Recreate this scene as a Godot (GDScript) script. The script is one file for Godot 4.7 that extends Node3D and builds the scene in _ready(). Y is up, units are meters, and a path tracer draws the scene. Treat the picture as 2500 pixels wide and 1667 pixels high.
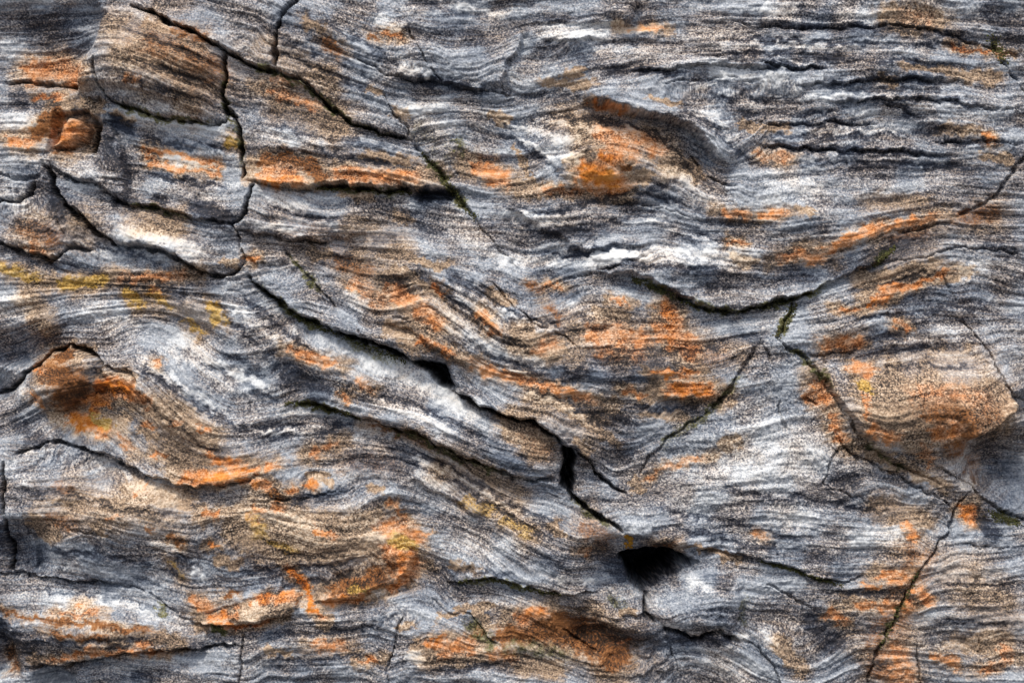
extends Node3D
# A face of folded, rust-stained gneiss. Positions on the face are in millimetres (x to the side, y downwards) from the corner of the view;
# the face stands upright in the xy plane and z is its relief.

const X0 := -150.0
const Y0 := -120.0
const WIDE := 2800.0
const HIGH := 1908.0
const CW := 1000           # grid of the traced fields, 2.8 mm
const CH := 681
const CS := 2.8
const MW := 1000           # grid of the surface, 2.8 mm
const MH := 681
const TW := 2048           # colour of the minerals, 1.37 mm
const TH := 1396
const LW := 500            # grid on which the joints part the blocks
const LH := 340

# ---------------------------------------------------------------- foliation: each row is one layer boundary, its height at 11 stations
const STATION := 250.0
const FOLIATION := [
	[-200, -240, -240, -200, -180, -150, -150, -150, -150, -150, -150, -150],
	[-40, -90, -100, -60, 0, 50, 40, 20, 30, 40, 40, 60],
	[60, -20, -30, 20, 75, 165, 130, 80, 80, 90, 85, 110],
	[160, 60, 50, 100, 160, 235, 225, 180, 165, 165, 170, 190],
	[250, 130, 120, 175, 240, 300, 290, 265, 290, 260, 250, 270],
	[330, 210, 200, 250, 310, 360, 370, 330, 390, 360, 350, 370],
	[400, 270, 280, 320, 370, 410, 440, 400, 450, 440, 430, 440],
	[470, 330, 350, 395, 435, 460, 495, 465, 525, 530, 495, 500],
	[540, 400, 430, 480, 520, 540, 570, 555, 585, 590, 530, 540],
	[610, 470, 520, 560, 590, 610, 640, 625, 650, 650, 575, 590],
	[680, 600, 640, 650, 630, 645, 715, 690, 720, 710, 640, 650],
	[750, 670, 685, 700, 690, 690, 790, 790, 780, 760, 700, 720],
	[820, 730, 705, 725, 740, 760, 860, 850, 840, 800, 770, 780],
	[900, 790, 735, 755, 775, 835, 925, 935, 945, 900, 870, 860],
	[980, 850, 775, 800, 805, 885, 1020, 1040, 1040, 990, 960, 940],
	[1060, 930, 850, 870, 945, 1000, 1100, 1120, 1110, 1080, 1050, 1040],
	[1130, 1000, 930, 970, 1005, 1050, 1160, 1190, 1180, 1160, 1150, 1130],
	[1200, 1060, 1000, 1070, 1062, 1090, 1230, 1270, 1250, 1240, 1230, 1220],
	[1270, 1100, 1100, 1180, 1135, 1140, 1290, 1340, 1310, 1310, 1300, 1290],
	[1340, 1180, 1190, 1250, 1225, 1220, 1350, 1400, 1370, 1380, 1370, 1360],
	[1420, 1290, 1300, 1350, 1340, 1330, 1420, 1460, 1430, 1450, 1440, 1430],
	[1490, 1400, 1410, 1440, 1430, 1405, 1480, 1520, 1500, 1520, 1510, 1500],
	[1570, 1480, 1500, 1540, 1520, 1510, 1550, 1600, 1600, 1600, 1590, 1590],
	[1670, 1600, 1610, 1630, 1620, 1620, 1640, 1690, 1700, 1690, 1680, 1680],
	[1950, 1890, 1890, 1890, 1890, 1890, 1890, 1930, 1930, 1930, 1930, 1930],
]
# places where the layers lean otherwise: centre, radii, slope
const LEAN := [
	[400, 160, 200, 150, 0.10], [1830, 1620, 190, 90, 0.75], [150, 900, 110, 90, 0.5], [400, 1000, 240, 130, 0.45],
	[1160, 800, 170, 110, 0.35], [740, 1280, 190, 80, 0.3], [850, 720, 130, 110, 0.5], [1180, 330, 110, 80, 0.35], [2200, 640, 200, 80, -0.12],
	[480, 800, 150, 80, 0.6], [1950, 1230, 230, 150, 0.12], [1720, 380, 70, 90, 0.7], [1300, 1300, 170, 80, 0.3],
]

# eyes, round which the layers close: centre, radii, turn in degrees, how fully
const EYES := [
	[1470, 418, 170, 80, 0, 0.55], [460, 1392, 90, 55, 20, 0.6], [780, 1178, 60, 35, 20, 0.8], [270, 1550, 180, 50, 0, 0.5], [1040, 1590, 60, 35, 0, 0.6], [1010, 175, 70, 30, 20, 0.7], [1370, 355, 60, 40, 0, 0.5],
]

# ---------------------------------------------------------------- open joints and bedding cracks: half width, depth, points
const CRACKS := [
	[7, 50, 318, 12, 350, 22, 400, 50, 450, 68, 490, 88, 540, 113, 548, 125, 600, 150, 650, 168, 672, 172],
	[7, 40, 672, 172, 740, 195, 765, 220, 800, 255, 845, 290, 885, 310, 940, 325, 1000, 340],
	[9, 26, 1000, 340, 1030, 375, 1060, 405, 1080, 430, 1100, 460, 1120, 490, 1160, 535],
	[5, 14, 1160, 535, 1200, 590, 1240, 630, 1262, 660],
	[8, 55, 548, 125, 549, 180, 543, 220, 550, 265, 553, 280],
	[7, 34, 553, 280, 545, 297, 520, 303, 480, 293, 440, 297, 400, 290, 330, 268, 275, 243, 250, 235],
	[6, 26, 250, 235, 243, 215, 240, 190, 233, 165, 238, 140],
	[7, 42, 553, 268, 575, 285, 582, 320, 588, 360, 592, 410, 594, 432],
	[8, 45, 614, 447, 603, 484, 600, 520, 590, 533, 562, 545],
	[5, 22, 562, 545, 583, 570, 590, 610, 595, 640],
	[9, 34, 0, 195, 60, 190, 130, 200, 185, 207],
	[11, 46, 95, 395, 115, 423, 135, 469, 161, 500, 201, 535, 238, 564, 273, 587, 293, 598],
	[8, 38, 293, 598, 344, 604, 407, 615, 459, 644, 488, 667, 516, 667, 560, 671, 588, 653, 595, 630],
	[9, 26, -150, 420, 0, 423, 34, 432, 63, 440, 95, 425],
	[9, 36, -150, 495, 0, 490, 40, 487, 60, 475, 75, 455, 85, 440],
	[7, 28, 105, 405, 172, 432, 227, 449, 258, 466, 281, 486, 316, 500, 373, 506, 430, 520, 490, 538, 560, 546],
	[8, 34, -150, 560, 0, 592, 43, 609, 80, 624, 115, 632, 138, 621, 160, 604, 230, 607],
	[5, 14, 130, 520, 145, 560, 165, 590, 185, 602],
	[9, 40, 735, -60, 720, 0, 700, 20, 683, 45, 675, 80, 668, 110, 672, 150, 670, 172],
	[4, 18, 1000, 65, 1003, 85, 1020, 120, 1040, 155, 1065, 185, 1078, 198],
	[6, 20, 860, 140, 915, 165, 935, 185, 960, 186, 1070, 203, 1130, 212, 1200, 228, 1260, 232],
	[5, 18, 930, 228, 964, 281, 985, 305, 1002, 335],
	[6, 16, 1277, 70, 1272, 115, 1240, 145, 1230, 200, 1222, 226],
	[6, 22, 1540, 178, 1600, 172, 1640, 168, 1700, 162, 1760, 160, 1850, 168, 1900, 166],
	[5, 14, 1620, 205, 1700, 195, 1760, 185, 1850, 200],
	[6, 20, 1690, 370, 1715, 415, 1760, 445, 1810, 462],
	[6, 18, 1780, 50, 1850, 62, 2050, 67, 2200, 60, 2280, 72, 2350, 92, 2420, 112, 2500, 140, 2650, 160],
	[5, 18, 1850, 148, 1900, 160, 1950, 166, 2020, 165],
	[5, 16, 1940, 212, 2000, 205, 2100, 200, 2160, 196, 2220, 190, 2300, 195, 2380, 200],
	[5, 16, 2020, 252, 2150, 245, 2250, 240, 2330, 250, 2440, 270, 2500, 262],
	[4, 14, 2160, 250, 2220, 270, 2262, 286],
	[5, 14, 1850, 298, 1920, 306, 2000, 298, 2150, 305],
	[6, 18, 1850, 352, 1920, 360, 2000, 365, 2200, 370, 2280, 376],
	[4, 14, 2280, 345, 2400, 345, 2500, 352],
	[6, 18, 2430, 90, 2445, 130, 2460, 160, 2485, 190, 2500, 215, 2560, 300],
	[8, 26, 2560, 330, 2490, 395, 2460, 440, 2440, 465, 2410, 500, 2330, 525],
	[8, 30, 1640, 712, 1680, 735, 1750, 757, 1800, 760, 1850, 750, 1900, 735, 1950, 725, 1990, 710],
	[7, 22, 1990, 710, 2030, 690, 2060, 675, 2110, 655, 2140, 645],
	[5, 14, 2140, 645, 2200, 635, 2280, 625, 2340, 600, 2420, 610, 2650, 625],
	[6, 18, 2030, 620, 2100, 602, 2160, 568, 2260, 557, 2330, 540],
	[10, 26, 1945, 735, 1920, 790, 1897, 820, 1910, 835],
	[7, 24, 1910, 835, 1940, 860, 1965, 875, 1985, 890, 2000, 895],
	[6, 28, 2000, 895, 2020, 940, 2045, 975, 2070, 1020, 2085, 1045, 2110, 1068, 2145, 1100, 2190, 1130, 2240, 1155, 2300, 1180],
	[6, 22, 2040, 1050, 2055, 1085, 2080, 1105, 2120, 1125, 2170, 1150, 2240, 1190, 2330, 1240],
	[5, 20, 2290, 1140, 2330, 1160, 2380, 1190, 2395, 1215],
	[5, 20, 2350, 770, 2380, 805, 2400, 840, 2430, 880, 2440, 910, 2455, 940, 2480, 965, 2510, 985],
	[5, 12, 1970, 872, 2050, 865, 2100, 860],
	[4, 12, 2300, 665, 2315, 685, 2325, 705, 2345, 750],
	[8, 26, 1850, 850, 1835, 870, 1800, 920, 1765, 970, 1740, 1003],
	[7, 18, 1740, 1003, 1700, 1025, 1660, 1052, 1620, 1085, 1590, 1115, 1565, 1165],
	[6, 18, 1590, 620, 1530, 640, 1450, 665, 1380, 680],
	[7, 40, 600, 672, 650, 715, 700, 750, 760, 785, 820, 805],
	[10, 80, 820, 806, 870, 823, 930, 848, 1000, 873],
	[8, 70, 1112, 955, 1140, 972, 1180, 997, 1240, 1021, 1300, 1026, 1320, 1045, 1350, 1065, 1378, 1084],
	[7, 40, 1400, 1090, 1430, 1115, 1445, 1130, 1455, 1155, 1470, 1175, 1500, 1195, 1530, 1207],
	[9, 60, 1380, 1190, 1390, 1208, 1410, 1230, 1450, 1258, 1500, 1275, 1520, 1300],
	[7, 30, 720, 980, 780, 992, 830, 1006, 880, 1021, 1000, 1051, 1060, 1080, 1130, 1118, 1220, 1151, 1270, 1168, 1300, 1174, 1360, 1168],
	[6, 24, 600, 440, 650, 450, 700, 458, 760, 462],
	[10, 60, 770, 452, 860, 454, 940, 460, 1000, 462],
	[6, 22, 580, 562, 640, 572, 700, 586, 760, 592, 800, 585],
	[6, 14, 690, 600, 700, 625, 760, 680, 790, 720, 830, 760],
	[8, 46, -60, 990, -20, 960, 40, 920, 70, 895, 92, 877, 120, 858, 165, 842, 200, 843, 240, 870, 256, 893],
	[6, 26, 256, 893, 290, 901, 318, 912, 340, 935],
	[7, 30, 30, 1110, 100, 1082, 150, 1080, 200, 1095, 262, 1112],
	[6, 24, 262, 1112, 295, 1132, 340, 1147, 400, 1172, 440, 1191, 500, 1190, 560, 1182, 620, 1166, 650, 1155],
	[5, 14, 650, 1222, 750, 1216, 830, 1200, 870, 1190],
	[9, 36, 5, 1130, 8, 1170, 8, 1250, 15, 1330, 20, 1400],
	[5, 16, 175, 1287, 230, 1300, 280, 1309],
	[5, 14, 370, 1338, 420, 1352, 470, 1362],
	[6, 24, -100, 1395, 30, 1405, 80, 1407, 120, 1412, 200, 1420, 290, 1426],
	[5, 14, 290, 1426, 360, 1445, 410, 1485, 480, 1530],
	[6, 26, 470, 1525, 520, 1532, 600, 1528, 660, 1515, 720, 1500],
	[7, 30, 60, 1632, 150, 1630, 210, 1615, 270, 1597, 360, 1590, 430, 1592, 500, 1582, 580, 1575],
	[5, 22, 590, 1545, 592, 1575, 590, 1620, 585, 1690],
	[6, 22, 1080, 1427, 1150, 1416, 1200, 1413, 1280, 1436, 1330, 1446, 1400, 1456, 1470, 1450],
	[5, 18, 985, 1500, 968, 1555, 952, 1600, 946, 1640, 944, 1690],
	[5, 16, 1085, 1495, 1150, 1500, 1190, 1560, 1230, 1580],
	[6, 26, 1368, 1543, 1410, 1563, 1440, 1590, 1470, 1600],
	[7, 26, 1700, 1345, 1760, 1345, 1850, 1366, 1930, 1386, 2000, 1411, 2060, 1427, 2090, 1416, 2112, 1404],
	[5, 16, 1850, 1418, 1900, 1440, 1980, 1482],
	[4.5, 26, 2380, 1195, 2350, 1225, 2318, 1290, 2300, 1325, 2270, 1360, 2245, 1390, 2225, 1430, 2210, 1455, 2200, 1480, 2180, 1530, 2150, 1590, 2135, 1620, 2128, 1700],
	[5, 22, 2243, 1580, 2248, 1640, 2252, 1700],
	[4, 12, 2300, 1330, 2360, 1330, 2440, 1338, 2500, 1335],
	[6, 22, 2395, 1215, 2440, 1240, 2500, 1265, 2650, 1290],
	[4, 12, 2390, 1560, 2400, 1590, 2385, 1600],
	[5, 18, 1190, 690, 1230, 720, 1262, 750, 1300, 790, 1370, 815, 1410, 845],
	[4, 12, 960, 770, 1000, 790, 1010, 795],
	[6, 16, 1860, 830, 1880, 880, 1900, 900],
	[6, 16, 1905, 960, 1912, 1030, 1925, 1050],
	[5, 16, 1950, 970, 1985, 975, 2010, 1000],
	[9, 46, 1590, 1450, 1578, 1470, 1568, 1500, 1600, 1518], [9, 44, 1620, 1526, 1640, 1536, 1690, 1554, 1760, 1542, 1810, 1562],
	[6, 20, 1810, 1560, 1850, 1580, 1900, 1640, 1915, 1700],
	[5, 16, 1640, 1580, 1655, 1640, 1650, 1700],
	[5, 16, 2060, 1060, 2010, 1180, 2120, 1225],
	[4, 12, 1480, 500, 1560, 500, 1650, 515, 1720, 540],
]
# ---------------------------------------------------------------- steps: height of the side to the left of the walk over the other, reach on the high and on the low side, points
const LEDGES := [
	[48, 70, 45, 600, 672, 700, 750, 760, 785, 820, 805, 870, 820, 930, 845, 1000, 870, 1050, 876, 1090, 890, 1108, 920, 1115, 955, 1180, 995, 1240, 1020, 1300, 1025, 1350, 1065, 1390, 1090, 1430, 1115, 1455, 1155, 1500, 1195],
	[36, 55, 40, 720, 980, 780, 992, 830, 1006, 880, 1021, 1000, 1051, 1060, 1080, 1130, 1118, 1220, 1151, 1270, 1168, 1330, 1174],
	[42, 60, 36, 600, 440, 700, 456, 790, 453, 860, 455, 1000, 461, 1060, 460, 1095, 452],
	[60, 90, 60, 1420, 240, 1550, 275, 1650, 290, 1700, 320, 1740, 370, 1765, 415],
	[20, 60, 30, 330, 5, 400, 50, 450, 68, 490, 88, 540, 113, 600, 150, 672, 172, 765, 220, 845, 290, 885, 310, 1000, 340],
	[70, 160, 60, 268, 22, 247, 50, 240, 90, 210, 130, 187, 180, 184, 218],
	[20, 70, 30, 243, 228, 275, 243, 330, 268, 400, 290, 440, 297, 480, 293, 520, 303, 545, 297],
	[28, 60, 34, 115, 423, 135, 469, 201, 535, 238, 564, 293, 598, 407, 615, 459, 644, 488, 667, 516, 667, 560, 671],
	[22, 50, 30, 115, 415, 172, 432, 227, 449, 258, 466, 316, 500, 373, 506, 430, 520, 490, 538, 560, 546],
	[30, 55, 40, 200, 1095, 262, 1112, 340, 1147, 400, 1172, 440, 1191, 500, 1190, 560, 1182, 620, 1166],
	[20, 40, 30, 0, 592, 80, 624, 115, 632, 138, 621],
	[28, 50, 40, 1430, 675, 1500, 670, 1560, 668, 1600, 690, 1650, 720, 1750, 757, 1800, 760, 1850, 750, 1990, 710, 2110, 655, 2200, 630],
	[20, 50, 30, 1760, 1345, 1850, 1366, 1930, 1386, 2000, 1411, 2060, 1427],
	[22, 45, 35, 1080, 1427, 1150, 1416, 1200, 1413, 1280, 1436, 1400, 1456, 1470, 1450],
	[34, 50, 40, 60, 1632, 150, 1630, 270, 1597, 360, 1590, 430, 1592, 520, 1580],
	[36, 110, 40, 2000, 895, 2020, 940, 2045, 975, 2070, 1020, 2110, 1068, 2145, 1100, 2190, 1130, 2240, 1155],
	[85, 80, 80, 2340, 1078, 2400, 1052, 2450, 1020, 2470, 990, 2464, 955],
	[18, 50, 40, 1222, 226, 1230, 200, 1240, 145, 1272, 115, 1277, 70],
	[9, 30, 20, 1300, 92, 1500, 97, 1632, 92],
	[12, 30, 25, 1290, 52, 1420, 52, 1560, 60],
	[22, 40, 30, 590, 562, 640, 572, 700, 586, 800, 585],
	[14, 40, 30, 30, 1405, 120, 1412, 290, 1426],
	[10, 30, 20, 1540, 178, 1640, 168, 1760, 160, 1900, 166],
	[10, 30, 20, 1850, 352, 2000, 365, 2200, 370, 2350, 372],
	[9, 30, 20, 2000, 205, 2160, 196, 2220, 190, 2380, 200],
	[9, 30, 20, 2020, 252, 2250, 240, 2440, 270],
	[8, 26, 20, 1850, 150, 1950, 166, 2020, 165],
	[20, 40, 30, 470, 1525, 540, 1532, 640, 1520, 720, 1502],
	[14, 40, 30, 1380, 605, 1450, 610, 1500, 598, 1600, 600],
	[16, 40, 30, 1000, 1165, 1050, 1195, 1110, 1225, 1150, 1235],
	[16, 40, 30, 1240, 505, 1330, 560, 1400, 600],
	[18, 50, 30, 960, 185, 1070, 203, 1200, 228],
	[14, 40, 26, 700, 600, 760, 590, 840, 580, 900, 570],
	[20, 50, 40, 1600, 972, 1700, 975, 1770, 968],
	[16, 50, 30, 930, 790, 1000, 800, 1060, 850, 1160, 905],
	[16, 40, 30, 80, 1390, 80, 1340, 60, 1280],
	[24, 50, 40, 1530, 1300, 1600, 1325, 1680, 1335, 1760, 1345],
	[26, 90, 40, 300, 490, 310, 440, 300, 385, 290, 330, 245, 300],
]
# ---------------------------------------------------------------- hollows and rounded stones: rise, width of the flank, how round, points
const SHAPES := [
	[-280, 16, 1000, 872, 1050, 877, 1088, 890, 1106, 918, 1112, 950, 1100, 953, 1072, 943, 1050, 915, 1010, 888],
	[-280, 16, 1375, 1085, 1400, 1090, 1415, 1110, 1408, 1140, 1402, 1180, 1402, 1212, 1386, 1205, 1366, 1180, 1370, 1130],
	[-420, 24, 1505, 1358, 1542, 1343, 1602, 1338, 1652, 1343, 1702, 1363, 1718, 1378, 1672, 1391, 1647, 1410, 1622, 1421, 1597, 1436, 1582, 1458, 1552, 1446, 1532, 1408],
	[-70, 22, 184, 220, 240, 236, 248, 250, 240, 262, 190, 234],
	[-95, 24, 205, 276, 236, 268, 246, 300, 244, 350, 226, 378, 200, 366, 210, 330, 214, 300],
	[-36, 16, 120, 262, 215, 262, 240, 300, 235, 380, 110, 372, 108, 330],
	[48, 30, 123, 353, 143, 301, 160, 284, 201, 290, 208, 304, 199, 341, 160, 361],
	[-70, 50, -40, 1500, 14, 1520, 40, 1560, 62, 1620, 50, 1670, -60, 1680],
	[-60, 26, 70, 1640, 130, 1628, 182, 1645, 186, 1680, 60, 1690],
	[-95, 60, -120, 860, -20, 890, 50, 905, 62, 940, 40, 1000, -30, 1020, -120, 1000],
	[-34, 12, 1016, 461, 1094, 458, 1111, 470, 1112, 492, 1060, 492, 1018, 488],
	[62, 55, 95, 879, 120, 864, 160, 851, 195, 850, 218, 861, 241, 878, 250, 895, 252, 915, 266, 935, 258, 958, 212, 961, 178, 989, 132, 1004, 112, 998, 83, 975, 69, 943, 68, 920],
	[46, 55, 1587, 1458, 1607, 1433, 1642, 1418, 1657, 1400, 1682, 1393, 1728, 1385, 1778, 1395, 1803, 1428, 1808, 1468, 1803, 1508, 1788, 1539, 1753, 1534, 1707, 1541, 1682, 1549, 1642, 1531, 1602, 1515, 1575, 1497],
	[30, 22, 1485, 1445, 1510, 1440, 1560, 1455, 1575, 1480, 1560, 1502, 1520, 1505, 1498, 1480],
	[40, 16, 1478, 32, 1498, 11, 1504, -24, 1559, -26, 1562, 11, 1544, 49, 1521, 59, 1504, 52],
	[24, 22, 545, 1500, 600, 1475, 640, 1458, 700, 1445, 735, 1455, 726, 1480, 690, 1505, 620, 1517, 560, 1516],
	[26, 22, 768, 1462, 830, 1430, 900, 1408, 945, 1402, 985, 1395, 965, 1428, 900, 1450, 850, 1466, 790, 1470],
	[30, 26, 940, 1345, 960, 1332, 990, 1338, 1012, 1358, 1013, 1385, 1000, 1408, 970, 1412, 950, 1385],
	[22, 20, 1130, 1235, 1150, 1218, 1180, 1222, 1190, 1245, 1168, 1262, 1140, 1255],
	[-45, 60, 1340, 1480, 1450, 1460, 1520, 1510, 1600, 1540, 1640, 1580, 1600, 1660, 1480, 1640, 1380, 1600, 1350, 1540],
	[18, 12, 1560, 1580, 1585, 1572, 1600, 1590, 1585, 1612, 1562, 1606],
	[18, 12, 1600, 1612, 1622, 1600, 1640, 1618, 1628, 1642, 1606, 1640],
	[18, 12, 1560, 1622, 1582, 1618, 1594, 1640, 1574, 1656, 1556, 1645],
	[16, 10, 590, 615, 640, 600, 690, 610, 700, 632, 670, 645, 625, 642],
]
# broad swells: centre, radii, turn in degrees, rise
const SWELLS := [
	[400, 160, 170, 130, 15, 40], [60, 110, 150, 120, 0, -55], [2270, 1000, 200, 90, 0, 70], [450, 1010, 260, 100, 40, 30], [900, 950, 300, 60, 30, 22],
	[1190, 760, 260, 100, 30, 34], [1480, 390, 170, 75, 10, 32], [1900, 1150, 230, 120, 15, 24], [230, 1270, 220, 110, 5, 40], [1250, 1080, 120, 55, 30, 24],
	[1320, 1330, 150, 60, 20, 20], [220, 1540, 190, 55, 0, 30], [2330, 1450, 200, 150, 0, 14], [40, 870, 100, 60, 0, -50], [1550, 1410, 130, 80, 0, -60],
	[760, 500, 190, 50, 5, 16], [2000, 560, 230, 60, -15, 18], [1600, 640, 160, 30, 5, 14], [300, 560, 170, 40, 20, 14], [1560, 900, 220, 60, 0, 18],
	[820, 1280, 190, 80, 10, 22], [1130, 1580, 140, 60, 0, 18], [760, 350, 200, 60, 8, 12], [1000, 120, 240, 90, 20, 10], [2200, 200, 300, 110, 0, 10],
	[1840, 1610, 160, 80, 30, 16], [2435, 1130, 80, 70, 0, -60], [60, 1340, 60, 60, 0, -34], [700, 640, 90, 40, 20, -16],
]

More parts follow.
